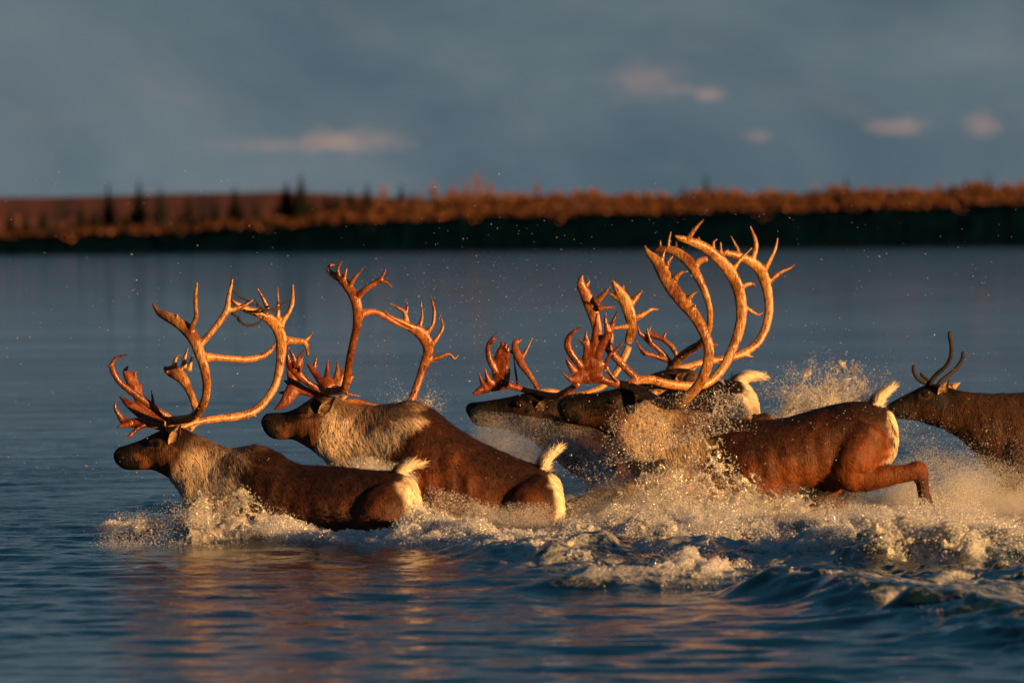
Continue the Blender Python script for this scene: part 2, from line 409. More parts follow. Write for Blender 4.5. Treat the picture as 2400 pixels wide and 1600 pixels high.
rows = np.array(rows); nu, nr = rows.shape[:2]
ii = np.arange(nu * nr).reshape(nu, nr)
q = np.stack([ii[:-1, :-1], ii[1:, :-1], ii[1:, 1:], ii[:-1, 1:]], -1).reshape(-1, 4)
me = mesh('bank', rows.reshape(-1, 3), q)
o = link('river_bank', me, 'shaded_mud'); me.materials.append(MATS['tundra']); tag(o, kind='structure')
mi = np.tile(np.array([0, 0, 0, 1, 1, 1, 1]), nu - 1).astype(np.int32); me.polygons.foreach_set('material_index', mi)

# ------------------------------------------------------------------ trees on the far bank
def leaf_cloud(cent, size, seed, cols, tall=1.0, own=None):
    r = np.random.default_rng(seed); cent = np.asarray(cent); k = len(cent)
    a = r.normal(size=(k, 3)) * (1, 1, tall); a /= np.linalg.norm(a, axis=1)[:, None]; b = np.cross(a, r.normal(size=(k, 3))); b /= np.linalg.norm(b, axis=1)[:, None]
    s = size * r.uniform(.6, 1.4, (k, 1))
    V = np.stack([cent - a * s, cent + b * s * .6, cent + a * s, cent - b * s * .6], 1).reshape(-1, 3)
    me = mesh('leaves', V, np.arange(4 * k).reshape(-1, 4), False)
    c = np.asarray(cols)[r.integers(0, len(cols), k)] * r.uniform(.7, 1.3, (k, 1))
    if own is not None: c = own * r.uniform(.7, 1.3, (k, 1))
    set_col(me, np.repeat(c, 4, 0)); return me
GOLD = [(.36, .165, .06), (.32, .145, .058), (.40, .19, .07), (.28, .12, .055)]
RUST = [(.26, .115, .062), (.30, .13, .068), (.22, .095, .055)]
def spruce_mesh(seed):           # unit height, tiers of drooping boughs
    r = np.random.default_rng(seed); V = []; Fc = []
    for t in range(26):
        z = .10 + .88 * (t / 25) ** .92; rad = (.20 * (1 - z) ** .85 + .012) * r.uniform(.75, 1.15)
        k = 9
        for j in range(k):
            a = 2 * math.pi * (j + r.random() * .7) / k; L = rad * r.uniform(.6, 1.25); wv_ = L * .34 + .004
            ca, sa = math.cos(a), math.sin(a); b = len(V); dz = -.35 * L
            V += [(0, 0, z + .02), (ca * L * .6 - sa * wv_, sa * L * .6 + ca * wv_, z + dz * .4), (ca * L, sa * L, z + dz), (ca * L * .6 + sa * wv_, sa * L * .6 - ca * wv_, z + dz * .4)]
            Fc += [(b, b + 1, b + 2, b + 3)]
    return mesh('spruce', V, Fc, False)
def trunk_mesh(h, r0_):
    g = Geo(); g.tube([(0, 0, -.03), (.004, 0, h * .5), (0, .004, h)], [r0_, r0_ * .7, r0_ * .25], k=6); return mesh('trunk', g.V, g.F)
def limb_trunk(seed):
    r = np.random.default_rng(seed); g = Geo(); g.tube([(0, 0, -.03), (.01, 0, .35), (.0, .01, .8)], [.022, .016, .006], k=6)
    for _ in range(6):
        z = r.uniform(.2, .6); a = r.uniform(0, 6.28); g.tube([(0, 0, z), (.1 * math.cos(a), .1 * math.sin(a), z + .12), (.2 * math.cos(a), .2 * math.sin(a), z + .26)], [.01, .007, .003], k=5)
    return mesh('trunk', g.V, g.F)
SP = [spruce_mesh(i) for i in range(4)]; SPT = trunk_mesh(.95, .018)
GT = [limb_trunk(i) for i in range(3)]; GC = []
for i in range(5):
    r = np.random.default_rng(50 + i); pts = []
    for _ in range(16):
        c = np.array([r.normal(0, .13), r.normal(0, .13), r.uniform(.15, .95)]); c[:2] *= 1.3 - 1.0 * c[2]
        pts.append(c + r.normal(size=(52, 3)) * (.06, .06, .10))
    GC.append(leaf_cloud(np.vstack(pts), .024, 60 + i, GOLD if i < 3 else RUST + GOLD[3:], 3.0))
for me_ in SP: me_.materials.append(MATS['spruce_needles'])
for me_ in GC: me_.materials.append(MATS['autumn_leaf'])
SPT.materials.append(MATS['trunk_bark'])
for me_ in GT: me_.materials.append(MATS['trunk_bark'])
ORD = ['first', 'second', 'third', 'fourth', 'fifth', 'sixth', 'seventh', 'eighth', 'ninth', 'tenth', 'eleventh', 'twelfth', 'thirteenth', 'fourteenth', 'fifteenth', 'sixteenth', 'seventeenth', 'eighteenth', 'nineteenth', 'twentieth', 'twenty-first', 'twenty-second', 'twenty-third', 'twenty-fourth', 'twenty-fifth', 'twenty-sixth', 'twenty-seventh', 'twenty-eighth', 'twenty-ninth', 'thirtieth', 'thirty-first', 'thirty-second', 'thirty-third', 'thirty-fourth']
def tree(name, u, vt, vb, dd, crown, trunk, wide, label, cat, group):
    d = dist(u) + dd; b = P(u, vb, d); t = P(u, vt, d); h = t[2] - b[2]
    o = empty(name, b); o.scale = (h * wide, h * wide, h); o.rotation_euler.z = random.uniform(0, 6)
    for nm, me_ in (('trunk', trunk), ('crown', crown)):
        c = bpy.data.objects.new(nm, me_); C.objects.link(c); c.parent = o
    tag(o, label, cat, group)
spr = [(24, 497, 546, 1.3), (62, 500, 545, 1.3), (102, 486, 542, 1.5), (190, 476, 538, 1.5), (222, 484, 536, 1.4), (255, 429, 534, .95), (289, 494, 532, 1.3), (310, 490, 532, 1.3), (327, 425, 530, 1.15), (376, 437, 528, 1.0), (422, 488, 526, 1.3), (442, 449, 525, 1.0), (473, 492, 524, 1.3), (507, 461, 523, 1.2), (551, 439, 520, 1.5), (600, 470, 517, 1.2), (672, 430, 512, 1.9), (706, 409, 510, 1.25), (738, 462, 509, 1.3), (764, 452, 507, 1.2), (786, 455, 506, 1.5), (822, 445, 505, 1.7), (861, 433, 503, 1.5), (941, 431, 500, 1.1), (966, 448, 499, 1.3), (1655, 410, 482, .9), (1984, 418, 476, 1.1), (2263, 417, 466, 1.0), (2318, 411, 464, 1.0)]
for i, (u, vt, vb, wd) in enumerate(spr):
    tree('spruce_tree', u, vt - 3, vb, random.uniform(1.5, 5), SP[i % 4], SPT, wd * 1.35, f'dark green spruce on the far bank, {ORD[i]} spruce counted from the left', 'tree', 'spruces on the far bank')
gld = [(40, 505), (150, 520), (330, 508), (450, 510), (600, 498), (899, 441), (985, 448), (1018, 434), (1062, 436), (1096, 424), (1120, 416), (1150, 424), (1200, 452), (1256, 436), (1310, 442), (1400, 456), (1480, 450), (1548, 446), (1600, 442), (1668, 432), (1720, 446), (1818, 443), (1913, 437), (1950, 432), (2046, 436), (2086, 434), (2150, 442), (2202, 427), (2236, 437), (2297, 424), (2358, 432), (2396, 416)]
for i, (u, vt) in enumerate(gld):
    tree('autumn_tree', u, vt, v_edge(u) + 1, random.uniform(2, 9), GC[i % 5], GT[i % 3], random.uniform(.6, .9), f'orange autumn tree on the far bank, {ORD[i]} orange tree counted from the left', 'tree', 'orange autumn trees on the far bank')
# continuous willow scrub between them
pts = []
for _ in range(80000):
    u = rng.uniform(-500, 2900); top = np.interp(u, [-500, 0, 700, 900, 1050, 1200, 1500, 2400, 2900], [11, 12, 18, 50, 58, 58, 50, 46, 46]) * (.86 + .10 * math.sin(u * .031) * math.sin(u * .011 + 2) + .10 * math.sin(u * .113 + 1.7 * math.sin(u * .037)))
    pts.append(P(u, v_edge(u) + 1 - top * rng.random() ** .8, dist(u) + rng.uniform(1.2, 10)))
for _ in range(40000):
    u = rng.uniform(-6500, -500) if rng.random() < .5 else rng.uniform(2900, 8500); pts.append(P(u, v_edge(u) + 1 - (11 if u < 0 else 46) * rng.random() ** .8, dist(u) + rng.uniform(1.2, 10)))
for _ in range(3500):            # brush back across the flat
    u = rng.uniform(-500, 2900); pts.append(P(u, v_edge(u) - 4 - 34 * rng.random(), dist(u) + rng.uniform(14, 60)))
pts = np.array(pts); uu_, vv_ = px(pts); pal_l = np.array([(.17, .075, .045), (.24, .09, .05), (.06, .055, .035), (.10, .06, .04)]); pal_r = np.array(GOLD[:2] + RUST + [(.16, .08, .05), (.09, .07, .045)])
lf = rng.random(len(pts)) < sstep(uu_ + 160 * fbm(pts * .08, 2, 3), 500, 1000)
own = np.where(lf[:, None], pal_r[rng.integers(0, len(pal_r), len(pts))], pal_l[rng.integers(0, 4, len(pts))])
me = leaf_cloud(pts, .13, 99, GOLD, 6.0, own)
tag(link('willow_scrub', me, 'autumn_leaf'), 'rust and orange willow scrub along the top of the far bank', 'scrub', kind='stuff')
# shrubs hanging over the bank
pts = []
for _ in range(700):
    u = rng.uniform(-500, 2900); k = max(0, math.sin(u * .013) * math.sin(u * .041 + .6)); pts.append(P(u, v_edge(u) + 26 * k * rng.random() ** 2, dist(u) - .2 + 2 * rng.random()))
me = leaf_cloud(np.array(pts), .2, 98, RUST + [(.05, .03, .02)])
tag(link('bank_growth', me, 'autumn_leaf'), 'reddish brush spilling over the dark face of the far bank', 'brush', kind='stuff')
# ------------------------------------------------------------------ caribou
def reg(ox, oy, s):
    return lambda x, y: (ox + x / s, oy + y / s)
R1, R3, R5, R6, R8 = reg(220, 600, 3.92), reg(600, 580, 3.734), reg(1060, 760, 3.92), reg(1300, 480, 3.267), reg(1950, 740, 3.92)
RS = {'1': (R1, 3.92), '3': (R3, 3.734), '5': (R5, 3.92), '6': (R6, 3.267), '8': (R8, 3.92)}
MPP = .0025                       # metres in one photograph pixel at the herd's distance

def build_antler(branches, Yh, root, mat, vox=.0052):
    # every branch: (region, [(x, y, width[, depth]) ...], depth at start, depth at end)
    g = Geo()
    for br in branches:
        rg, pts = br[0], br[1]; f, s = RS[rg]
        if len(pts[0]) == 4: dep = [p[3] for p in pts]
        else: dep = np.linspace(br[2], br[3], len(pts))
        a = [(*P(*f(p[0], p[1]), Yh + d), p[2] / s * MPP * .5) for p, d in zip(pts, dep)]
        a = catmull(a, 3) if len(a) > 2 else np.array(a)
        rad = np.maximum(a[:, 3], .0052); flat = np.minimum(rad, .011 + .20 * rad)
        g.tube(a[:, :3], rad, flat, k=10)
    V = np.array(g.V)
    me = remesh(V, g.F, vox, 3, .45)
    v, nn = vget(me); loc = np.array(root.location)
    ua, va = px(v); f0, s0_ = RS[branches[0][0]]; ub = f0(*branches[0][1][0][:2])[0]
    red = sstep(ub + 8 - ua, 0, 30)
    v = v + nn * (.0010 * fbm(v * (60, 60, 25), 2, 5))[:, None] - loc
    me.vertices.foreach_set('co', v.ravel()); me.update(); set_attr(me, 'red', red)
    return link('antler', me, mat, root)

def interp_st(st, s):
    i = np.clip(np.floor(s).astype(int), 0, len(st) - 2); t = (s - i)[:, None]
    return st[i] * (1 - t) + st[i + 1] * t

def leaf_ear(base, tip, wid, face, root, mat='ear_skin'):
    base, tip = np.array(base), np.array(tip); ax = tip - base; L = np.linalg.norm(ax); ax /= L
    face = np.array(face, float); face -= ax * (face @ ax); face /= np.linalg.norm(face); sd = np.cross(ax, face)
    V = []; Fc = []; nu_, nv_ = 9, 9
    for side in (0, 1):
        for i in range(nu_):
            t = i / (nu_ - 1); wv_ = wid * (math.sin(math.pi * min(1, t * .92 + .10)) ** .75) * (.55 + .45 * math.sin(math.pi * min(t + .2, 1)))
            for j in range(nv_):
                q = 2 * j / (nv_ - 1) - 1
                cup = .22 * wid * (q * q) * (1 - .5 * t)
                V.append(base + ax * L * t + sd * wv_ * q * .5 + face * (cup - (.006 if side else 0)) - np.array(root.location))
    k = nu_ * nv_
    for i in range(nu_ - 1):
        for j in range(nv_ - 1):
            a = i * nv_ + j
            Fc.append((a, a + 1, a + nv_ + 1, a + nv_)); Fc.append((k + a, k + a + nv_, k + a + nv_ + 1, k + a + 1))
    bord = [(i, 0) for i in range(nu_)] + [(nu_ - 1, j) for j in range(1, nv_)] + [(i, nv_ - 1) for i in range(nu_ - 2, -1, -1)] + [(0, j) for j in range(nv_ - 2, 0, -1)]
    bi = [i * nv_ + j for i, j in bord]
    for a, b in zip(bi, bi[1:] + bi[:1]): Fc.append((a, k + a, k + b, b))
    return link('ear', mesh('ear', V, Fc), mat, root)

def locks(name, pos, nrm, dirs, length, width, cols, root, lift=.25, mat='fur_lock'):
    k = len(pos); r = np.random.default_rng(len(pos))
    d = dirs - nrm * np.sum(dirs * nrm, 1)[:, None]; d /= np.linalg.norm(d, axis=1)[:, None] + 1e-6
    sd = np.cross(nrm, d); L = length[:, None]; wd = width[:, None]
    d2 = d + np.array([0, 0, -.35]); d2 /= np.linalg.norm(d2, axis=1)[:, None]
    lf = lift * r.uniform(.5, 1.3, (k, 1))
    a = pos - nrm * .002; m1 = pos + d * L * .5 + nrm * L * lf * .62 + sd * wd * .8 * r.normal(size=(k, 1)); tip = m1 + d2 * L * .5 + nrm * L * lf * .22 + sd * wd * 1.5 * r.normal(size=(k, 1))
    V = np.stack([a - sd * wd * .5, a + sd * wd * .5, m1 - sd * wd * .45, m1 + nrm * wd * .35, m1 + sd * wd * .45, tip], 1) - np.array(root.location)
    base = (np.arange(k) * 6)[:, None]
    T = np.array([[0, 3, 1], [0, 2, 3], [1, 3, 4], [2, 5, 3], [3, 5, 4]])
    Fc = (base[:, :, None] + T[None]).reshape(-1, 3)
    me = mesh(name, V.reshape(-1, 3), Fc)
    c = np.repeat(cols[:, None, :], 6, 1); c[:, :2] *= .85; c[:, 5] *= 1.1
    set_col(me, c.reshape(-1, 3))
    cn = np.repeat(nrm[:, None, :], 6, 1) + d[:, None, :] * np.array([-.10, -.10, .0, .05, .0, .25])[None, :, None] + sd[:, None, :] * np.array([-.35, .35, -.45, 0, .45, 0])[None, :, None]
    cn /= np.linalg.norm(cn, axis=2)[:, :, None]; me.normals_split_custom_set_from_vertices(cn.reshape(-1, 3))
    return link(name, me, mat, root)

def caribou(label, stn, Y0, uref, yaw, eye, ears, antlers, limbs, pale, tail, seed, cow=False, vox=.0105, nfur=30000, mane=1.0, blobs=(), rthr=.30, rlat=.15, face=1.0, tone=1.0):
    st = np.array(stn, float); ty = math.tan(R(yaw))
    Yf = lambda u: Y0 + (uref - u) * MPP * ty          # going left leads a little away from the camera
    lat = np.array([-math.sin(R(yaw)), -math.cos(R(yaw)), 0.])   # the animal's left, towards the camera
    head = np.array([-math.cos(R(yaw)), math.sin(R(yaw)), 0.])
    cu = st[:, :4].copy(); mid = st[len(st) // 2]
    rp = P((mid[0] + mid[2]) / 2, 1250, Yf((mid[0] + mid[2]) / 2)); rp[2] = -.3
    root = empty('caribou', rp); loc = np.array(root.location)
    rows = np.array([[*P(a, b, Yf((a + c) / 2)), *P(c, d, Yf((a + c) / 2)), wd] for a, b, c, d, wd in st])
    rows = catmull(rows, 4); g = Geo(); K = 28; rings = []
    for i, r_ in enumerate(rows):
        si = i / 4; top, bot, wd = r_[:3], r_[3:6], max(r_[6], .004); c = (top + bot) / 2; h = (top - bot) / 2
        ring = []
        for t in np.linspace(0, 2 * math.pi, K, endpoint=False):
            cs, sn = math.cos(t), math.sin(t); ex = .86 if si > 3 else .78
            a = math.copysign(abs(cs) ** ex, cs); b = math.copysign(abs(sn) ** ex, sn)
            if si < 6: wf = 1 + (.16 * cs if si > 3.6 else -.10 * cs)          # brow wider than jaw, lips wider than bridge
            else: wf = 1 - .16 * cs
            ring.append(c + h * a + lat * b * wd * .5 * wf)
        rings.append(ring)
    g.rings(rings)
    for lm in limbs:               # (u, v, lateral offset m, radius m)
        a = catmull([(*(P(q[0], q[1], Yf(q[0])) + lat * q[2]), q[3]) for q in lm], 4); g.tube(a[:, :3], a[:, 3], k=14)
    for (bu, bv, bl, br) in blobs: g.ball(P(bu, bv, Yf(bu)) + lat * bl, br, 12)
    # eyes and brow ridge
    def at(u, v, k):               # on the flank of the head at that pixel
        cs_ = (st[:8, :2] + st[:8, 2:4]) / 2; j = int(np.argmin(np.abs(cs_[:, 0] - u))); j = max(1, min(6, j))
        t = (v - st[j, 1]) / (st[j, 3] - st[j, 1]); hw = st[j, 4] * .5 * math.sqrt(max(.1, 1 - (2 * t - 1) ** 2)) * 1.05
        return P(u, v, Yf(u)) + lat * hw * k, hw
    for k in (1, -1):
        e, hw = at(eye[0], eye[1], k); g.ball(e - lat * k * .012 + head * -.004 + np.array([0, 0, .016]), (.040, .024, .014), 10)
        g.ball(e - lat * k * .014 + head * -.012 - np.array([0, 0, .022]), (.036, .02, .010), 10)
    nose = st[1]
    body = remesh(np.array(g.V), g.F, vox, 8, .5)
    v, nn = vget(body)
    U, Vp = px(v)
    # position along the animal (station index) and between back and belly
    cen = (st[:, :2] + st[:, 2:4]) / 2; best = np.full(len(v), 1e9); S = np.zeros(len(v))
    for i in range(len(cen) - 1):
        d = cen[i + 1] - cen[i]; t = np.clip(((U - cen[i, 0]) * d[0] + (Vp - cen[i, 1]) * d[1]) / (d @ d), 0, 1)
        dd = np.hypot(U - cen[i, 0] - t * d[0], Vp - cen[i, 1] - t * d[1]); m_ = dd < best; best[m_] = dd[m_]; S[m_] = (i + t)[m_]
    row = interp_st(st, S); tt = (Vp - row[:, 1]) / np.maximum(row[:, 3] - row[:, 1], 1)
    N = len(st) - 1
    nz = fbm(v * 9, 3, seed); nz2 = fbm(v * 30, 2, seed + 3)
    def lerp(a, b, f): return a * (1 - f[:, None]) + np.asarray(b) * f[:, None]
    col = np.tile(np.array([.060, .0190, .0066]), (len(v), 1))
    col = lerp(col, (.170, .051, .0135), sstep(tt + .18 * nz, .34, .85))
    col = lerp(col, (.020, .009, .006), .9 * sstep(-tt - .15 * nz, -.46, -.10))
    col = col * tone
    # neck and mane
    cut = 11.2 + 1.0 * (.5 - tt) + .5 * nz + (mane - 1) * 1.2
    neck = sstep(S, 6.2, 7.4) * (1 - sstep(S, cut - .55, cut + .35))
    pn = np.array([.76, .61, .43]) if not cow else np.array([.15, .07, .035])
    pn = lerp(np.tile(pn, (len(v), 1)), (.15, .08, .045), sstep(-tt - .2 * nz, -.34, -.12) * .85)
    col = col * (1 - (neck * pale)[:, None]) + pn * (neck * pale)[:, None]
    # head
    hd = 1 - sstep(S, 5.6, 7.0); cheek = sstep(tt + .10 * nz2 + .10 * nz, .36, .60)
    hc = lerp(np.tile(np.array([.018, .010, .007]), (len(v), 1)), (.17, .072, .030) if not cow else (.09, .036, .016), cheek)
    hc = lerp(hc, (.010, .008, .007), 1 - sstep(S + .18 * nz2 - .45 * (tt - .5), 2.3, 2.9))
    hc = lerp(hc, (.26, .17, .12), .9 * (1 - sstep(np.hypot(S - .65, (tt - .30) * 3), .25, .5)))      # pale rim of the nostril
    hc = lerp(hc, (.004, .003, .003), 1 - sstep(np.hypot((S - .95), (tt - .40) * 2.2), .2, .42))       # nostril
    hc = lerp(hc, (.006, .004, .004), (1 - sstep(np.abs(tt - .66 - .02 * S), .02, .06)) * (1 - sstep(S, 2.6, 3.2)))
    ed = np.hypot(U - eye[0], (Vp - eye[1]) * 1.25)
    hc = lerp(hc, (.24, .12, .06), .55 * (1 - sstep(np.abs(ed - 13), 2, 7)) * sstep(tt, .1, .3))
    hc = lerp(hc, (.008, .005, .004), 1 - sstep(ed, 7, 11))
    hc = hc * face
    col = col * (1 - hd[:, None]) + hc * hd[:, None]
    # white rump
    back = -(nn @ head); latd = np.abs((v - np.array([*P(st[-2, 0], st[-2, 1], Yf(st[-2, 0]))])) @ lat)
    rump = sstep(S, N - 4.2, N - 2.2) * sstep(back + .2 * nz + .1 * nz2, rthr, rthr + .3) * (1 - sstep(latd, rlat, rlat + .07))
    col = lerp(col, (.84, .72, .54), rump)
    # legs darken towards the hoof
    if limbs:
        for lm in limbs:
            a = np.array([P(q[0], q[1], Yf(q[0])) + lat * q[2] for q in lm]); dn = np.min(np.linalg.norm(v[:, None] - a[None, -3:], axis=2), 1)
            col = lerp(col, (.030, .014, .009), .8 * (1 - sstep(dn, .07, .2)))
    if cow: col = col * .5
    rib = .0
    col = col * (1 + .22 * nz2[:, None]) * (1 + .10 * nz[:, None]); col = np.clip(col, .003, .85)
    v2 = v + nn * ((.012 * fbm(v * 3.6, 2, seed + 41) + .004 * np.sin(v @ head * 55 + 3 * tt) * sstep(S, 12.5, 13.5) * (1 - sstep(S, 15, 16)) * sstep(tt, .25, .45)) * sstep(S, 8, 11))[:, None] + nn * (.004 * fbm(v * (22, 22, 10), 3, seed + 9) * sstep(S, 5, 7))[:, None]
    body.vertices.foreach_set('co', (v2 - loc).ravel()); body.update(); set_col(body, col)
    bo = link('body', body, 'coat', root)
    # eyes
    for k in (1, -1):
        e, hw = at(eye[0], eye[1], k); ge = Geo(); ge.ball(e - lat * k * .001 - loc, (.022, .016, .018), 12); link('eye', mesh('eye', ge.V, ge.F), 'eye', root)
    for (bu, bv, tu, tv, wd, k) in ears:
        hwp = .085 if not cow else .07
        leaf_ear(P(bu, bv, Yf(bu)) + lat * hwp * k, P(tu, tv, Yf(bu)) + lat * (hwp + .055) * k, wd, head * -.15 + lat * k * .95 + np.array([0, 0, -.15]), root)
    # fur: wet locks lying back and down
    r = np.random.default_rng(seed); area = np.empty(len(body.polygons)); body.polygons.foreach_get('area', area)
    ctr = np.empty(len(area) * 3); body.polygons.foreach_get('center', ctr); ctr = ctr.reshape(-1, 3) + loc
    fn_ = np.empty(len(area) * 3); body.polygons.foreach_get('normal', fn_); fn_ = fn_.reshape(-1, 3)
    lv = np.empty(len(body.loops), np.int32); body.loops.foreach_get('vertex_index', lv); ls = np.empty(len(area), np.int32); body.polygons.foreach_get('loop_start', ls); fv = lv[ls]
    Sf = S[fv]; tf = tt[fv]; nk = neck[fv]; vis = (ctr[:, 2] > -.05) & (Sf > 2.6)
    wgt = area * vis * (.12 + .88 * sstep(Sf, 5, 7.5)) * (1 + 1.3 * nk) * (1 - .3 * sstep(Sf, 15, 18))
    pick = r.choice(len(area), nfur, p=wgt / wgt.sum()); pos = ctr[pick] + r.normal(size=(nfur, 3)) * vox * .4
    dirs = -head * (.75 - .25 * nk[pick])[:, None] + np.array([0, 0, -1.]) * (.55 + .5 * nk[pick])[:, None]
    wob = fbm(pos * 6, 2, seed + 31)[:, None]; dirs = dirs + np.cross(fn_[pick], dirs) * .5 * wob
    Ls = (.021 + .012 * nk[pick] + .006 * sstep(Sf[pick], 8, 10)) * r.uniform(.6, 1.5, nfur) * (1 - .65 * hd[fv[pick]]) * (1 - .25 * sstep(Sf[pick], 15, 18))
    wd = np.clip(Ls * .075, .0012, .0034)
    locks('fur', pos, fn_[pick], dirs, Ls, wd, col[fv[pick]] * (1 + r.uniform(-.55, .9, (nfur, 1)) * (1 - .72 * nk[pick])[:, None]), root, .06)
    # tail, a short white brush held up
    if tail:
        a = catmull([(*P(q[0], q[1], Yf(q[0])), q[2]) for q in tail], 4); gt = Geo(); gt.tube(a[:, :3], a[:, 3], a[:, 3] * 1.3, k=12)
        tm = remesh(np.array(gt.V), gt.F, .007, 2, .5); tv, tn = vget(tm)
        U2, V2 = px(tv); q0, q1 = np.array(tail[0][:2]), np.array(tail[-1][:2]); along = np.clip(((U2 - q0[0]) * (q1 - q0)[0] + (V2 - q0[1]) * (q1 - q0)[1]) / ((q1 - q0) @ (q1 - q0)), 0, 1)
        tcol = np.tile(np.array([.86, .75, .58]), (len(tv), 1)); dk = (1 - sstep(along, .0, .28)) * sstep(-tn @ (-head) + .2, 0, .5); tcol = lerp(tcol, (.12, .055, .03), dk)
        tm.vertices.foreach_set('co', (tv - loc).ravel()); tm.update(); set_col(tm, tcol); to = link('tail', tm, 'coat', root)
        kk = 900; pk = r.integers(0, len(tv), kk); dv = np.array([*P(*q1, Yf(q1[0]))]) - np.array([*P(*q0, Yf(q0[0]))]); dv /= np.linalg.norm(dv)
        td = np.tile(dv, (kk, 1)) + r.normal(size=(kk, 3)) * .25
        lo = locks('tail_hair', tv[pk], tn[pk], td, r.uniform(.02, .075, kk), np.full(kk, .003), tcol[pk] * r.uniform(.8, 1.15, (kk, 1)), root, .3)
        lo.parent = to
        # longer pale hairs round the rump patch
        rv = np.where(rump > .5)[0]
        if len(rv):
            pk = r.choice(rv, 1100); locks('rump_hair', v[pk], nn[pk], np.tile(np.array([0, 0, -1.]), (1100, 1)) - head * .3 + r.normal(size=(1100, 3)) * .2, r.uniform(.015, .045, 1100), np.full(1100, .0035), col[pk] * r.uniform(.85, 1.15, (1100, 1)), root, .2)
    Yh = Yf(eye[0])
    for br, mt_ in antlers: build_antler(br, Yh, root, mt_)
    tag(root, label, 'caribou', 'caribou crossing the river')
    return root

def legs(pairs):                   # simple submerged legs: hip or shoulder pixel, then joints
    return [[(u, v, k, r_), (u + a, v + 55, k, r_ * .72), (u + a + b, v + 130, k, .035), (u + a + b + c, v + 215, k, .028), (u + a + b + c - 12, v + 235, k, .032)] for (u, v, k, r_, a, b, c) in pairs]

# ---- A: leading animal on the left, swimming low
A_st = [(266, 1063, 266, 1072, 0.03), (276, 1049, 275, 1088, 0.085), (300, 1041, 297, 1101, 0.115), (330, 1030, 333, 1101, 0.12), (355, 1018, 360, 1102, 0.14), (382, 1005, 386, 1114, 0.185), (405, 997, 407, 1130, 0.2), (432, 1003, 426, 1152, 0.205), (462, 1018, 440, 1190, 0.215), (490, 1033, 455, 1230, 0.235), (520, 1046, 480, 1280, 0.28), (550, 1050, 520, 1320, 0.36), (600, 1045, 570, 1340, 0.44), (650, 1062, 630, 1345, 0.52), (700, 1089, 690, 1345, 0.54), (770, 1092, 770, 1345, 0.55), (850, 1098, 850, 1335, 0.52), (918, 1103, 912, 1325, 0.46), (950, 1110, 948, 1310, 0.4), (970, 1128, 968, 1290, 0.3), (981, 1155, 980, 1255, 0.17), (986, 1190, 986, 1210, 0.03)]
nA = [('1', [(690, 1510, 90, -.03), (800, 1503, 85, -.10), (900, 1480, 85, -.2), (985, 1400, 85, -.28), (1030, 1280, 80, -.33), (1035, 1150, 85, -.36), (1010, 1010, 95, -.38), (975, 900, 105, -.38), (930, 780, 115, -.37), (860, 680, 125, -.35), (770, 610, 105, -.33), (680, 560, 95, -.3), (600, 520, 60, -.27), (560, 470, 35, -.25), (538, 430, 18, -.24)]),
      ('1', [(690, 1640, 70), (700, 1570, 75), (700, 1500, 85)], .0, -.03),
      ('1', [(890, 700, 70), (905, 640, 52), (940, 560, 45), (935, 460, 42), (935, 350, 40), (950, 240, 20)], -.36, -.42),
      ('1', [(985, 800, 75), (1060, 720, 62), (1150, 610, 62), (1220, 500, 68), (1235, 400, 48), (1255, 300, 36), (1275, 205, 26)], -.37, -.30),
      ('1', [(1225, 500, 55), (1300, 485, 45), (1400, 445, 34), (1470, 395, 14)], -.33, -.28),
      ('1', [(1000, 930, 120), (1100, 930, 76), (1250, 940, 66), (1400, 950, 66), (1540, 920, 60), (1630, 860, 45), (1668, 800, 18)], -.37, -.12),
      ('1', [(760, 600, 40), (768, 530, 10)], -.33, -.33),
      ('1', [(700, 1500, 80), (600, 1430, 78), (480, 1340, 72), (350, 1250, 66), (240, 1160, 60), (180, 1070, 55), (165, 1000, 46), (210, 930, 30), (310, 905, 12)], -.05, -.16),
      ('1', [(165, 1000, 40), (120, 1012, 8)], -.14, -.14), ('1', [(552, 1395, 36), (540, 1310, 28), (528, 1230, 10)], -.08, -.1)]
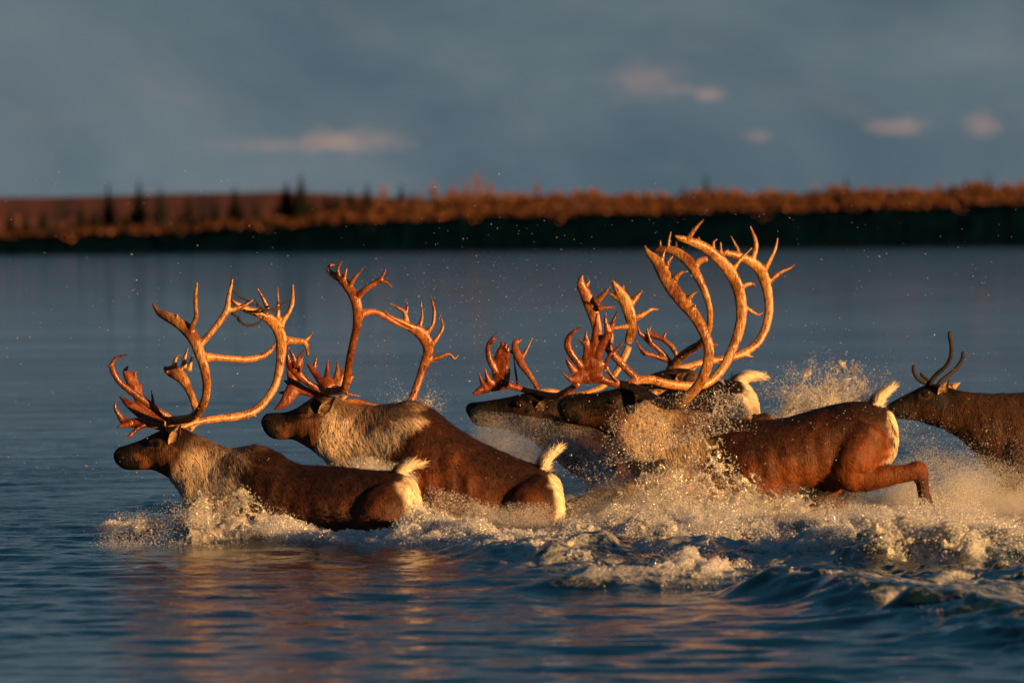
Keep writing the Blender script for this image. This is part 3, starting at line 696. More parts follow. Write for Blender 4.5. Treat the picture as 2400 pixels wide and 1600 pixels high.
fA = [('1', [(740, 1600, 80, .06), (870, 1545, 80, .10), (1000, 1512, 72, .15), (1150, 1490, 75, .22), (1300, 1475, 80, .28), (1420, 1445, 80, .32), (1530, 1380, 76, .36), (1620, 1270, 76, .4), (1680, 1150, 80, .42), (1710, 1000, 90, .43), (1720, 880, 100, .43), (1720, 760, 112, .42), (1680, 650, 112, .4), (1600, 570, 100, .36), (1500, 520, 80, .33), (1400, 490, 70, .3), (1310, 440, 55, .27), (1260, 395, 22, .25)]),
      ('1', [(1420, 1455, 34), (1470, 1462, 24), (1497, 1472, 10)], .32, .32),
      ('1', [(1605, 500, 50), (1560, 400, 38), (1500, 290, 12)], .37, .34), ('1', [(1690, 620, 60), (1692, 450, 32), (1690, 280, 14)], .4, .42),
      ('1', [(1715, 650, 75), (1740, 590, 62), (1800, 500, 50), (1825, 400, 45), (1828, 260, 20)], .4, .46),
      ('1', [(1730, 770, 95), (1850, 780, 66), (1930, 790, 60), (1960, 850, 40), (1965, 910, 30)], .42, .47), ('1', [(1935, 785, 45), (1985, 740, 28), (2008, 690, 8)], .46, .48),
      ('1', [(900, 1560, 70), (935, 1440, 68), (930, 1380, 70), (900, 1290, 72), (860, 1200, 82), (810, 1120, 115), (755, 1075, 125), (700, 1055, 110), (655, 1050, 55)], .12, .22),
      ('1', [(740, 1040, 60), (750, 950, 36), (790, 900, 10)], .2, .2), ('1', [(820, 1030, 60), (840, 920, 36), (868, 838, 12)], .2, .2), ('1', [(870, 1060, 65), (890, 970, 36), (906, 905, 12)], .2, .2), ('1', [(680, 1070, 50), (650, 1030, 32), (662, 1008, 8)], .2, .2),
      ('1', [(680, 1590, 80), (650, 1540, 120), (520, 1490, 105), (430, 1440, 100), (360, 1390, 90), (300, 1340, 66), (232, 1288, 12)], .04, .08),
      ('1', [(540, 1470, 90), (440, 1350, 90), (370, 1220, 92), (320, 1120, 85), (290, 1060, 58), (315, 1008, 10)], .06, .1), ('1', [(440, 1320, 38), (402, 1200, 42), (375, 1080, 26), (395, 1062, 8)], .08, .1), ('1', [(440, 1320, 24), (432, 1165, 8)], .08, .1), ('1', [(385, 1180, 24), (350, 1055, 12)], .1, .1),
      ('1', [(640, 1560, 100), (480, 1525, 92), (340, 1532, 92), (270, 1510, 72), (220, 1440, 46), (195, 1390, 34), (205, 1328, 8)], .03, .0), ('1', [(340, 1535, 72), (270, 1555, 46), (203, 1575, 12)], .0, .0), ('1', [(470, 1545, 60), (400, 1585, 46), (340, 1640, 38), (280, 1672, 12)], .01, -.02)]
caribou('bull caribou swimming low at far left, foremost of the herd, strand in its antlers', A_st, 49.6, 986, 13, (364, 1040),
        [(408, 1040, 440, 990, .062, 1), (410, 1018, 452, 992, .06, -1)], [(nA, 'antler_bone'), (fA, 'antler_bone')],
        [[(935, 1148, .05, .10), (912, 1200, .145, .165), (876, 1252, .15, .13), (842, 1310, .13, .08), (900, 1400, .14, .045)], [(905, 1150, -.10, .15), (895, 1240, -.13, .14), (850, 1330, -.13, .08), (900, 1400, -.13, .045)]] + legs([(560, 1260, .12, .1, -10, -10, 10), (560, 1260, -.12, .1, -40, -20, 10)]),
        .74, [(926, 1112, .034), (942, 1098, .028), (962, 1088, .022), (990, 1088, .006)], 1, rthr=.42, tone=.8)

# ---- B: second bull, lunging, behind A
B_st = [(612, 984, 612, 994, 0.03), (622, 970, 620, 1010, 0.085), (640, 966, 634, 1025, 0.115), (662, 966, 656, 1030, 0.12), (690, 958, 685, 1030, 0.14), (715, 943, 712, 1043, 0.185), (740, 928, 732, 1056, 0.2), (768, 924, 752, 1069, 0.205), (800, 938, 772, 1090, 0.215), (840, 948, 795, 1115, 0.235), (880, 950, 830, 1140, 0.28), (920, 946, 870, 1165, 0.36), (956, 942, 925, 1190, 0.44), (1000, 952, 975, 1215, 0.52), (1050, 985, 1030, 1245, 0.55), (1110, 1026, 1090, 1280, 0.55), (1170, 1056, 1160, 1310, 0.53), (1230, 1080, 1225, 1320, 0.48), (1268, 1094, 1265, 1315, 0.42), (1295, 1109, 1292, 1300, 0.32), (1312, 1132, 1312, 1262, 0.2), (1322, 1180, 1322, 1200, 0.03)]
nB = [('3', [(570, 1330, 70, .0), (580, 1270, 80, -.03), (680, 1255, 76, -.08), (765, 1240, 80, -.15), (795, 1150, 76, -.2), (815, 1000, 70, -.26), (845, 850, 70, -.32), (875, 720, 75, -.36), (890, 620, 92, -.38), (885, 520, 96, -.4), (860, 430, 96, -.4), (800, 340, 88, -.38), (740, 270, 82, -.36), (680, 240, 60, -.34), (635, 200, 40, -.33), (640, 160, 30, -.32), (688, 150, 10, -.3)]),
      ('3', [(725, 255, 50), (715, 190, 34), (752, 118, 10)], -.36, -.38), ('3', [(770, 285, 42), (785, 220, 28), (798, 172, 8)], -.37, -.38), ('3', [(815, 355, 52), (860, 270, 38), (938, 180, 10)], -.38, -.42), ('3', [(885, 435, 68), (950, 370, 56), (1040, 310, 50), (1095, 270, 40), (1137, 192, 10)], -.4, -.44), ('3', [(1090, 290, 36), (1150, 310, 26), (1192, 348, 10)], -.43, -.44),
      ('3', [(900, 590, 100), (970, 565, 66), (1050, 565, 60), (1130, 605, 55), (1220, 660, 46), (1300, 700, 30), (1358, 720, 10)], -.38, -.15),
      ('3', [(790, 1275, 36), (860, 1293, 24), (918, 1300, 8)], -.15, -.12), ('3', [(815, 1195, 28), (852, 1118, 8)], -.2, -.2),
      ('3', [(600, 1255, 70), (480, 1200, 62), (390, 1130, 72), (330, 1060, 86), (290, 1020, 60), (275, 930, 20)], -.05, -.16), ('3', [(345, 1050, 52), (325, 950, 36), (273, 858, 10)], -.14, -.16), ('3', [(355, 1050, 44), (375, 960, 28), (428, 888, 8)], -.14, -.16), ('3', [(375, 1060, 34), (400, 985, 22), (424, 925, 8)], -.14, -.14), ('3', [(385, 1090, 28), (406, 1030, 16), (412, 992, 8)], -.13, -.13)]
fB = [('3', [(640, 1330, 80, .06), (760, 1345, 52, .1), (860, 1345, 52, .18), (950, 1362, 55, .26), (1080, 1400, 60, .34), (1250, 1410, 66, .4), (1355, 1340, 72, .43), (1400, 1230, 72, .44), (1440, 1120, 76, .45), (1480, 1000, 88, .45), (1508, 900, 98, .44), (1490, 820, 112, .43), (1430, 740, 112, .4), (1340, 690, 84, .37), (1250, 640, 50, .34), (1170, 600, 35, .31), (1115, 543, 10, .3)]),
      ('3', [(1320, 660, 64), (1300, 570, 42), (1250, 530, 32), (1168, 486, 8)], .37, .34), ('3', [(1315, 570, 36), (1325, 520, 26), (1303, 458, 8)], .36, .36), ('3', [(1425, 700, 56), (1455, 600, 28), (1443, 466, 8)], .4, .42), ('3', [(1480, 760, 66), (1545, 680, 38), (1560, 560, 35), (1545, 480, 25), (1521, 416, 8)], .42, .44), ('3', [(1535, 850, 62), (1600, 770, 36), (1635, 690, 32), (1609, 582, 10)], .43, .46), ('3', [(1520, 985, 64), (1600, 960, 42), (1690, 930, 32), (1735, 975, 26), (1772, 938, 8)], .45, .49),
      ('3', [(590, 1290, 90), (620, 1210, 100), (560, 1160, 72), (505, 1085, 56), (468, 1040, 36), (446, 1008, 10)], .05, .1), ('3', [(505, 1070, 46), (520, 1000, 28), (535, 938, 8)], .1, .1), ('3', [(640, 1220, 130), (620, 1120, 56), (625, 1050, 36), (629, 978, 8)], .07, .12), ('3', [(700, 1210, 120), (712, 1090, 46), (711, 976, 8)], .08, .12), ('3', [(725, 1220, 70), (760, 1090, 30), (772, 1056, 8)], .08, .12),
      ('3', [(600, 1320, 60), (500, 1280, 70), (400, 1245, 95), (340, 1225, 130), (295, 1290, 125), (245, 1360, 92), (158, 1418, 16)], .0, -.03), ('3', [(350, 1230, 110), (320, 1150, 105), (285, 1090, 45), (270, 1050, 8)], .0, .0), ('3', [(270, 1270, 50), (195, 1270, 10)], .0, .0), ('3', [(300, 1200, 50), (243, 1160, 10)], .0, .0)]
caribou('bull caribou rearing through the water second from left, pale cream neck, one tall forked antler', B_st, 50.55, 1322, 12, (715, 964),
        [(757, 968, 800, 928, .064, 1), (762, 948, 806, 926, .06, -1)], [(nB, 'antler_red'), (fB, 'antler_red')],
        [[(1285, 1130, .05, .10), (1256, 1190, .145, .17), (1214, 1246, .15, .13), (1180, 1315, .13, .08), (1240, 1400, .14, .045)], [(1235, 1130, -.10, .15), (1235, 1220, -.13, .14), (1190, 1330, -.13, .08), (1240, 1400, -.13, .045)], [(945, 1050, .09, .12), (935, 1120, .12, .10), (905, 1180, .13, .07), (860, 1250, .13, .045), (880, 1340, .13, .035)]] + legs([(930, 1120, -.14, .1, -30, -20, 10)]),
        .95, [(1268, 1104, .036), (1276, 1080, .030), (1290, 1064, .024), (1312, 1048, .006)], 2, mane=1.35, rthr=.48)

# ---- C: third bull, grey with spray, behind B and D
C_st = [(1091, 952, 1091, 962, 0.03), (1102, 943, 1101, 980, 0.085), (1120, 941, 1117, 997, 0.115), (1155, 936, 1150, 1002, 0.12), (1195, 929, 1188, 1007, 0.14), (1228, 921, 1215, 1017, 0.185), (1258, 918, 1238, 1028, 0.2), (1292, 924, 1264, 1047, 0.205), (1330, 930, 1300, 1075, 0.215), (1380, 925, 1345, 1110, 0.235), (1430, 912, 1400, 1140, 0.28), (1480, 905, 1460, 1150, 0.36), (1540, 903, 1530, 1150, 0.44), (1600, 903, 1600, 1140, 0.53), (1660, 898, 1660, 1115, 0.5), (1708, 890, 1703, 1090, 0.44), (1740, 894, 1736, 1070, 0.36), (1762, 912, 1760, 1045, 0.26), (1775, 935, 1774, 1015, 0.15), (1780, 965, 1780, 980, 0.03)]
nC = [('5', [(690, 640, 80, .0), (730, 620, 70, -.03), (830, 640, 70, -.08), (950, 660, 75, -.15), (1060, 610, 70, -.22), (1160, 540, 66, -.28)]),
      ('6', [(150, 1390, 60), (250, 1250, 62), (310, 1110, 72), (330, 1000, 80), (310, 880, 95), (270, 760, 112), (230, 670, 92), (200, 610, 76), (205, 560, 40), (218, 538, 8)], -.27, -.33),
      ('6', [(310, 750, 66), (370, 690, 46), (428, 622, 10)], -.33, -.36), ('6', [(330, 790, 66), (400, 785, 36), (464, 785, 8)], -.33, -.33), ('6', [(245, 620, 36), (269, 575, 6)], -.3, -.3),
      ('5', [(730, 620, 60), (620, 590, 62), (520, 560, 80), (430, 560, 110), (350, 570, 110), (270, 600, 90), (190, 642, 30)], -.02, -.06),
      ('5', [(480, 560, 120), (450, 470, 190), (450, 370, 175), (465, 270, 150), (470, 200, 90), (440, 158, 12)], -.05, -.1), ('5', [(480, 220, 50), (500, 165, 8)], -.1, -.1), ('5', [(500, 250, 50), (525, 200, 8)], -.1, -.1), ('5', [(380, 560, 120), (330, 510, 60), (300, 400, 10)], -.05, -.08), ('5', [(300, 560, 90), (262, 500, 36), (248, 440, 8)], -.05, -.06),
      ('5', [(520, 560, 60), (400, 430, 56), (345, 330, 62), (325, 220, 50), (350, 150, 36), (412, 72, 8)], -.06, -.14), ('5', [(355, 180, 30), (415, 118, 8)], -.13, -.13)]
fC = [('5', [(740, 640, 80, .04), (900, 612, 60, .06), (1080, 650, 60, .15), (1250, 625, 60, .25), (1400, 555, 65, .33), (1500, 450, 66, .38), (1570, 320, 76, .42), (1620, 200, 82, .44)]),
      ('6', [(560, 1060, 66), (585, 980, 88), (590, 920, 92), (570, 820, 104), (530, 720, 108), (480, 640, 72), (438, 576, 10)], .43, .35),
      ('6', [(490, 720, 56), (440, 690, 32), (406, 678, 8)], .38, .38), ('6', [(525, 670, 34), (528, 615, 6)], .38, .38), ('6', [(590, 750, 74), (640, 690, 42), (674, 648, 8)], .4, .42), ('6', [(615, 870, 66), (690, 830, 42), (740, 800, 32), (802, 803, 8)], .42, .46), ('6', [(570, 930, 44), (500, 938, 36), (430, 945, 18)], .42, .3),
      ('5', [(790, 600, 52), (740, 510, 52), (690, 440, 62), (630, 350, 84), (590, 260, 84), (572, 180, 64), (600, 126, 12)], .1, .2), ('5', [(600, 170, 40), (640, 132, 8)], .2, .2), ('5', [(645, 300, 48), (690, 220, 30), (737, 122, 8)], .17, .2), ('5', [(580, 265, 46), (515, 245, 8)], .18, .18), ('5', [(602, 560, 30), (580, 420, 24), (562, 288, 12)], .05, .1)]
caribou('spray-drenched grey-faced bull caribou, nose just left of the big bull', C_st, 53.2, 1780, 6, (1218, 948),
        [(1262, 955, 1302, 936, .062, 1), (1262, 935, 1300, 915, .06, -1)], [(nC, 'antler_red'), (fC, 'antler_bone')],
        [[(1700, 950, .10, .13), (1715, 985, .15, .13), (1720, 1020, .15, .10), (1760, 1005, .14, .05), (1800, 978, .14, .035), (1830, 1010, .14, .03)]] + legs([(1450, 1080, .12, .1, -40, -30, 10), (1450, 1080, -.12, .1, -20, -10, 10), (1690, 1040, -.12, .12, 20, 20, 10)]),
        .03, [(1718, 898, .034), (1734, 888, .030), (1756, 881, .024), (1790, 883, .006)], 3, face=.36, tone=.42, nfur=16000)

# ---- D: big bull in front right, hind leg kicking clear
D_st = [(1306, 945, 1306, 958, 0.03), (1316, 934, 1314, 978, 0.09), (1332, 931, 1330, 992, 0.12), (1370, 926, 1366, 997, 0.125), (1408, 919, 1400, 1006, 0.15), (1440, 911, 1425, 1022, 0.185), (1466, 906, 1442, 1040, 0.2), (1496, 913, 1458, 1066, 0.205), (1530, 928, 1478, 1100, 0.215), (1570, 945, 1505, 1140, 0.235), (1610, 958, 1545, 1175, 0.28), (1660, 970, 1612, 1200, 0.36), (1710, 981, 1690, 1205, 0.44), (1770, 986, 1765, 1190, 0.55), (1840, 978, 1850, 1160, 0.54), (1910, 960, 1912, 1142, 0.5), (1965, 946, 1968, 1130, 0.46), (2018, 940, 2020, 1115, 0.42), (2056, 946, 2056, 1102, 0.34), (2084, 962, 2084, 1085, 0.24), (2099, 990, 2099, 1062, 0.14), (2104, 1020, 2104, 1032, 0.03)]
nD = [('6', [(560, 1380, 72, -.02), (650, 1420, 78, -.1), (750, 1480, 82, -.18), (840, 1528, 86, -.25), (950, 1520, 86, -.32), (1040, 1450, 86, -.37), (1120, 1350, 86, -.4), (1170, 1220, 88, -.42), (1180, 1100, 92, -.43), (1150, 990, 92, -.43), (1080, 860, 98, -.42), (990, 750, 112, -.4), (900, 640, 114, -.38), (830, 520, 108, -.35), (780, 430, 92, -.33), (720, 370, 52, -.31), (688, 308, 10, -.3)]),
      ('6', [(520, 1440, 80), (530, 1390, 80), (590, 1385, 74)], .0, -.02),
      ('6', [(815, 430, 48), (835, 370, 26), (849, 336, 8)], -.33, -.33), ('6', [(850, 480, 54), (880, 420, 32), (910, 388, 8)], -.34, -.34), ('6', [(910, 585, 66), (950, 530, 36), (1022, 508, 8)], -.37, -.4), ('6', [(1015, 740, 60), (1050, 690, 32), (1094, 664, 8)], -.4, -.43), ('6', [(1050, 805, 36), (1080, 762, 8)], -.42, -.43), ('6', [(1185, 1075, 36), (1252, 1070, 8)], -.43, -.44),
      ('6', [(590, 1390, 76), (480, 1370, 70), (380, 1342, 66), (280, 1288, 58), (200, 1230, 56), (140, 1160, 62), (100, 1090, 62), (105, 1020, 50), (150, 970, 34), (212, 930, 8)], -.03, -.16),
      ('6', [(400, 1350, 60), (330, 1320, 110), (255, 1285, 200), (190, 1320, 110), (120, 1335, 44), (50, 1272, 8)], -.05, -.1), ('6', [(150, 1280, 66), (100, 1200, 36), (80, 1160, 8)], -.08, -.1),
      ('6', [(320, 1330, 130), (288, 1230, 190), (280, 1140, 150), (250, 1060, 70), (240, 1010, 36), (240, 955, 6)], -.07, -.12), ('6', [(245, 1080, 46), (182, 1026, 6)], -.11, -.11), ('6', [(295, 1140, 66), (308, 1000, 58), (318, 920, 44), (330, 822, 8)], -.1, -.15), ('6', [(320, 1170, 80), (370, 1060, 70), (420, 970, 60), (450, 890, 36), (482, 806, 6)], -.1, -.14), ('6', [(410, 980, 60), (390, 890, 32), (392, 816, 6)], -.13, -.14),
      ('6', [(480, 1350, 34), (410, 1270, 34), (395, 1210, 34), (430, 1140, 30), (480, 1100, 26), (538, 1032, 8)], -.06, -.1)]
fD = [('6', [(530, 1400, 80, .0), (590, 1365, 72, .03), (650, 1338, 72, .08), (750, 1340, 76, .15), (860, 1370, 76, .22), (980, 1385, 76, .28), (1090, 1385, 76, .33), (1190, 1350, 76, .38), (1280, 1260, 78, .41), (1350, 1130, 82, .43), (1400, 1000, 88, .44), (1430, 850, 92, .44), (1420, 700, 98, .43), (1380, 580, 102, .41), (1310, 470, 102, .38), (1220, 380, 92, .35), (1120, 310, 82, .32), (1010, 270, 66, .29), (935, 246, 36, .27), (920, 230, 12, .27)]),
      ('6', [(1015, 275, 48), (1060, 200, 40), (1143, 110, 10)], .29, .26), ('6', [(1120, 310, 40), (1100, 243, 6)], .32, .32), ('6', [(1360, 500, 56), (1420, 420, 38), (1513, 328, 8)], .4, .44), ('6', [(1420, 630, 56), (1490, 605, 36), (1530, 610, 22), (1535, 638, 6)], .42, .46), ('6', [(1445, 770, 46), (1500, 810, 34), (1560, 840, 25), (1608, 816, 6)], .44, .48),
      ('6', [(640, 1335, 64), (560, 1265, 62), (470, 1170, 66), (405, 1090, 74), (390, 1040, 90), (330, 1020, 60), (295, 995, 10)], .06, .02), ('6', [(420, 1060, 60), (440, 1000, 34), (445, 950, 8)], .03, .03)]
caribou('large bull caribou in front at right, one hind leg kicked clear of the water', D_st, 51.7, 2104, 4, (1435, 940),
        [(1494, 940, 1528, 897, .064, 1), (1500, 930, 1560, 914, .06, -1)], [(nD, 'antler_bone'), (fD, 'antler_bone')],
        [[(2035, 1010, .08, .14), (2008, 1065, .14, .145), (1992, 1104, .155, .12), (2020, 1116, .14, .092), (2062, 1116, .155, .068), (2105, 1110, .155, .058), (2142, 1104, .155, .055), (2156, 1098, .155, .052), (2162, 1126, .155, .041), (2169, 1160, .155, .034), (2176, 1188, .155, .041), (2181, 1206, .155, .036)],
         [(1590, 1090, .16, .13), (1575, 1130, .19, .11), (1540, 1128, .19, .075), (1480, 1142, .19, .05), (1410, 1160, .19, .042), (1350, 1178, .19, .036), (1320, 1200, .19, .04)],
         [(1990, 1040, -.08, .12), (1950, 1110, -.12, .11), (1920, 1180, -.13, .08), (2030, 1225, -.13, .045), (2060, 1300, -.13, .035)], [(1590, 1090, -.16, .12), (1570, 1160, -.17, .08), (1520, 1220, -.17, .045), (1540, 1300, -.17, .035)]],
        .6, [(2046, 954, .038), (2056, 936, .032), (2070, 922, .024), (2094, 904, .006)], 4, mane=.8, rthr=.62, rlat=.06, face=.42)

# ---- E: bull behind C, mostly hidden
E_st = [(1438, 925, 1438, 935, 0.03), (1450, 910, 1450, 945, 0.085), (1472, 900, 1467, 958, 0.115), (1500, 888, 1497, 962, 0.125), (1530, 875, 1524, 968, 0.15), (1558, 866, 1547, 978, 0.185), (1588, 861, 1570, 992, 0.2), (1622, 866, 1596, 1012, 0.205), (1660, 888, 1628, 1042, 0.215), (1700, 922, 1668, 1072, 0.235), (1750, 958, 1720, 1110, 0.28), (1820, 985, 1800, 1150, 0.36), (1890, 1000, 1880, 1170, 0.54), (1950, 1008, 1950, 1175, 0.5), (2005, 1020, 2005, 1165, 0.42), (2035, 1035, 2035, 1150, 0.3), (2052, 1060, 2052, 1120, 0.16), (2060, 1085, 2060, 1095, 0.03)]
nE = [('6', [(880, 1270, 84, .0), (900, 1240, 80, -.02), (960, 1170, 80, -.08), (1040, 1110, 76, -.15), (1120, 1060, 70, -.22), (1170, 980, 60, -.28), (1190, 880, 55, -.32), (1180, 760, 56, -.35), (1140, 640, 66, -.36), (1090, 540, 82, -.36), (1040, 450, 98, -.34), (960, 380, 92, -.32), (880, 345, 76, -.3), (800, 345, 50, -.28), (748, 360, 12, -.27)]),
      ('6', [(868, 345, 40), (875, 270, 26), (891, 203, 6)], -.3, -.3), ('6', [(808, 345, 34), (810, 266, 6)], -.28, -.28), ('6', [(930, 360, 34), (932, 276, 8)], -.3, -.3), ('6', [(1065, 480, 76), (1110, 430, 62), (1172, 414, 46)], -.34, -.34),
      ('6', [(900, 1225, 52), (820, 1130, 48), (740, 1060, 50), (690, 1010, 50), (650, 980, 30), (638, 925, 8)], -.02, -.1), ('6', [(735, 1055, 38), (715, 990, 30), (710, 935, 8)], -.08, -.1), ('6', [(850, 1190, 42), (750, 1150, 42), (690, 1140, 36), (652, 1128, 8)], -.03, -.08), ('6', [(705, 1145, 34), (650, 1090, 28), (622, 1028, 6)], -.08, -.08)]
fE = [('6', [(930, 1260, 70, .04), (1010, 1240, 58, .1), (1100, 1215, 62, .16), (1220, 1190, 66, .22), (1350, 1170, 66, .28), (1450, 1130, 72, .33), (1540, 1070, 76, .37), (1600, 980, 76, .4), (1635, 860, 76, .42), (1640, 740, 82, .43), (1620, 620, 92, .43), (1580, 510, 102, .41), (1510, 440, 92, .38), (1420, 400, 72, .34), (1340, 375, 60, .3), (1275, 368, 24, .28)]),
      ('6', [(1415, 380, 46), (1385, 310, 28), (1349, 236, 6)], .34, .34), ('6', [(1515, 430, 60), (1540, 320, 46), (1530, 250, 36), (1497, 162, 8)], .38, .4), ('6', [(1605, 500, 60), (1660, 400, 38), (1690, 330, 32), (1709, 252, 8)], .41, .44), ('6', [(1640, 590, 60), (1720, 520, 42), (1790, 490, 30), (1843, 455, 8)], .43, .48), ('6', [(1300, 370, 32), (1332, 343, 8)], .28, .28), ('6', [(1300, 385, 40), (1225, 350, 30), (1215, 290, 26), (1247, 260, 6)], .29, .27), ('6', [(1275, 372, 28), (1270, 282, 8)], .28, .28), ('6', [(1440, 1145, 40), (1522, 1164, 8)], .32, .34),
      ('6', [(960, 1200, 48), (900, 1090, 46), (830, 1030, 42), (760, 1000, 56), (720, 980, 30), (743, 918, 6)], .06, .06), ('6', [(830, 1030, 30), (857, 962, 6)], .06, .06)]
caribou('bull caribou mostly hidden, only forehead and wide antlers showing over the big bull', E_st, 54.6, 2133, 5, (1540, 902),
        [(1588, 890, 1622, 872, .065, 1), (1588, 880, 1630, 862, .06, -1)], [(nE, 'antler_bone'), (fE, 'antler_bone')], legs([(1740, 1080, .12, .1, -40, -30, 10), (1980, 1110, .12, .13, 20, 20, 10)]), .8, None, 5, nfur=5000)

# ---- F: cow at the right edge
F_st = [(2076, 951, 2076, 960, .03), (2086, 943, 2085, 971, .075), (2105, 933, 2103, 981, .095), (2134, 918, 2132, 984, .105), (2160, 905, 2155, 988, .14), (2190, 899, 2178, 996, .165), (2220, 906, 2205, 1004, .175), (2256, 916, 2238, 1021, .20), (2305, 921, 2275, 1050, .28), (2365, 921, 2325, 1105, .38), (2430, 918, 2395, 1150, .45), (2520, 925, 2505, 1170, .5), (2640, 930, 2640, 1170, .5), (2730, 938, 2730, 1150, .42), (2775, 955, 2775, 1125, .28), (2800, 1000, 2800, 1060, .1), (2805, 1025, 2805, 1035, .03)]
nF = [('8', [(880, 680, 50, .02), (900, 620, 50, -.02), (960, 540, 50, -.04), (1040, 470, 46, -.06), (1090, 380, 44, -.08), (1095, 270, 43, -.1), (1080, 190, 42, -.1), (1082, 138, 32, -.1)]), ('8', [(895, 630, 46), (820, 600, 46), (770, 550, 43), (748, 490, 41), (752, 452, 32)], -.02, -.05)]
fF = [('8', [(960, 660, 50, .06), (1010, 590, 48, .08), (1090, 530, 48, .12), (1160, 460, 47, .15), (1200, 390, 44, .16), (1202, 328, 34, .16)]), ('8', [(940, 650, 40), (880, 590, 36), (830, 550, 36), (813, 522, 26)], .06, .08)]
caribou('young brown caribou at the right edge with short dark velvet spikes for antlers', F_st, 53.2, 2300, 4, (2168, 924),
        [(2202, 925, 2226, 888, .06, 1), (2215, 915, 2252, 896, .06, -1)], [(nF, 'velvet'), (fF, 'velvet')],
        [[(2400, 1040, .14, .12), (2390, 1110, .17, .10), (2350, 1150, .17, .06), (2300, 1230, .16, .04)]] + legs([(2400, 1080, -.14, .1, -30, -20, 10), (2720, 1080, .14, .13, 20, 20, 10), (2720, 1080, -.14, .13, 0, 20, 10)]), .8, None, 6, cow=True, nfur=6000)

# ragged dark strand caught in A's antlers
gs = Geo()
YA = 49.6 + (986 - 364) * MPP * math.tan(R(13))
for pts, d0, d1 in (([(1282, 230, 22), (1258, 285, 24), (1320, 350, 20), (1400, 405, 22), (1435, 440, 26)], -.30, -.25), ([(1430, 425, 14), (1500, 460, 10), (1560, 490, 14)], -.25, .25), ([(1255, 440, 18), (1275, 525, 30), (1325, 560, 34), (1370, 622, 24), (1450, 634, 22), (1530, 600, 18), (1562, 560, 12)], -.30, .2),
                    ([(1480, 400, 14), (1540, 475, 22), (1620, 492, 20), (1735, 488, 12)], .0, .32), ([(1620, 490, 16), (1700, 465, 18), (1760, 425, 16), (1802, 400, 10)], .2, .42), ([(1540, 478, 20), (1560, 520, 14), (1600, 545, 8)], .2, .3)):
    a = catmull([(*P(*R1(p[0], p[1]), YA + dd), p[2] / 3.92 * MPP * .5) for p, dd in zip(pts, np.linspace(d0, d1, len(pts)))], 4)
    jit = np.random.default_rng(4).normal(size=(len(a), 3)) * .0025
    gs.tube(a[:, :3] + jit, np.maximum(a[:, 3], .0025) * np.random.default_rng(2).uniform(.75, 1.3, len(a)), k=7)
sr = np.array(gs.V); sl = sr.mean(0)
so = link('tangled_strand', mesh('strand', sr - sl, gs.F), 'strand_bark'); so.location = sl
tag(so, 'ragged dark strand tangled between the antler tops of the leading caribou', 'plant strand')
# ------------------------------------------------------------------ thrown water
gn = bpy.data.node_groups.new('drops', 'GeometryNodeTree')
gn.interface.new_socket('Geometry', in_out='INPUT', socket_type='NodeSocketGeometry'); gn.interface.new_socket('Geometry', in_out='OUTPUT', socket_type='NodeSocketGeometry')
gi = gn.nodes.new('NodeGroupInput'); go_ = gn.nodes.new('NodeGroupOutput'); mp = gn.nodes.new('GeometryNodeMeshToPoints'); na = gn.nodes.new('GeometryNodeInputNamedAttribute'); sm = gn.nodes.new('GeometryNodeSetMaterial')
na.data_type = 'FLOAT'; na.inputs['Name'].default_value = 'rad'; sm.inputs['Material'].default_value = MATS['droplet']
gn.links.new(gi.outputs[0], mp.inputs['Mesh']); gn.links.new(na.outputs['Attribute'], mp.inputs['Radius']); gn.links.new(mp.outputs[0], sm.inputs[0]); gn.links.new(sm.outputs[0], go_.inputs[0])
gn2 = gn.copy()
for nd_ in gn2.nodes:
    if nd_.bl_idname == 'GeometryNodeSetMaterial': nd_.inputs['Material'].default_value = MATS['froth']
gn3 = gn.copy()
for nd_ in gn3.nodes:
    if nd_.bl_idname == 'GeometryNodeSetMaterial': nd_.inputs['Material'].default_value = MATS['mist']
def vwater(u, Y): q_ = px(np.stack([(u - 1200) * Y / F, u * 0 + Y, u * 0], 1)); return q_[1]
def drops(name, pts, rad, label, cat='spray', mist=False):
    pts = np.asarray(pts); rad = np.asarray(rad); c = pts.mean(0)
    me = bpy.data.meshes.new(name); me.vertices.add(len(pts)); me.vertices.foreach_set('co', (pts - c).ravel()); set_attr(me, 'rad', rad)
    o = link(name, me, 'mist' if mist else 'droplet' if cat == 'spray' else 'froth'); o.location = c
    md = o.modifiers.new('drops', 'NODES'); md.node_group = gn3 if mist else gn if cat == 'spray' else gn2
    return tag(o, label, cat, kind='stuff')
rs_ = np.random.default_rng(21)
def radii(k, med=.00105, sig=.55, mx=.008): return np.clip(med * .68 * np.exp(rs_.normal(0, sig, k)), .0006, mx)
def Pn(u, v, Y):                  # many at once
    d = fwd[None] + RT[None] * ((u - 1200) / F)[:, None] + UP[None] * ((800 - v) / F)[:, None]
    return CAM + d * (Y / d[:, 1])[:, None]
def cloud_pts(k, u0_, u1_, top, bot, Y0_, Y1_, dens=1.0, seed=0, clump=.9, freq=9):
    # spray between an upper and a lower outline (functions of u), thicker towards the bottom, torn by noise
    outp = []; got = 0
    while got < k:
        u = rs_.uniform(u0_, u1_, k * 2); t = rs_.random(k * 2) ** dens; a = top(u); b = bot(u); v = b - (b - a) * (1 - t); Yv = rs_.uniform(Y0_, Y1_, k * 2)
        p = Pn(u, v, Yv); nz_ = fbm(p * freq * np.array([1, .6, 1]), 3, seed); ew = .14 * (u1_ - u0_); ed_ = sstep(u, u0_, u0_ + ew) * sstep(-u, -u1_, -u1_ + ew); keep = rs_.random(k * 2) < np.clip(.45 + clump * nz_ + .35 * (t - .5), .03, 1) * ed_
        p = p[keep & (p[:, 2] > -.02)]; outp.append(p); got += len(p)
    return np.vstack(outp)[:k]
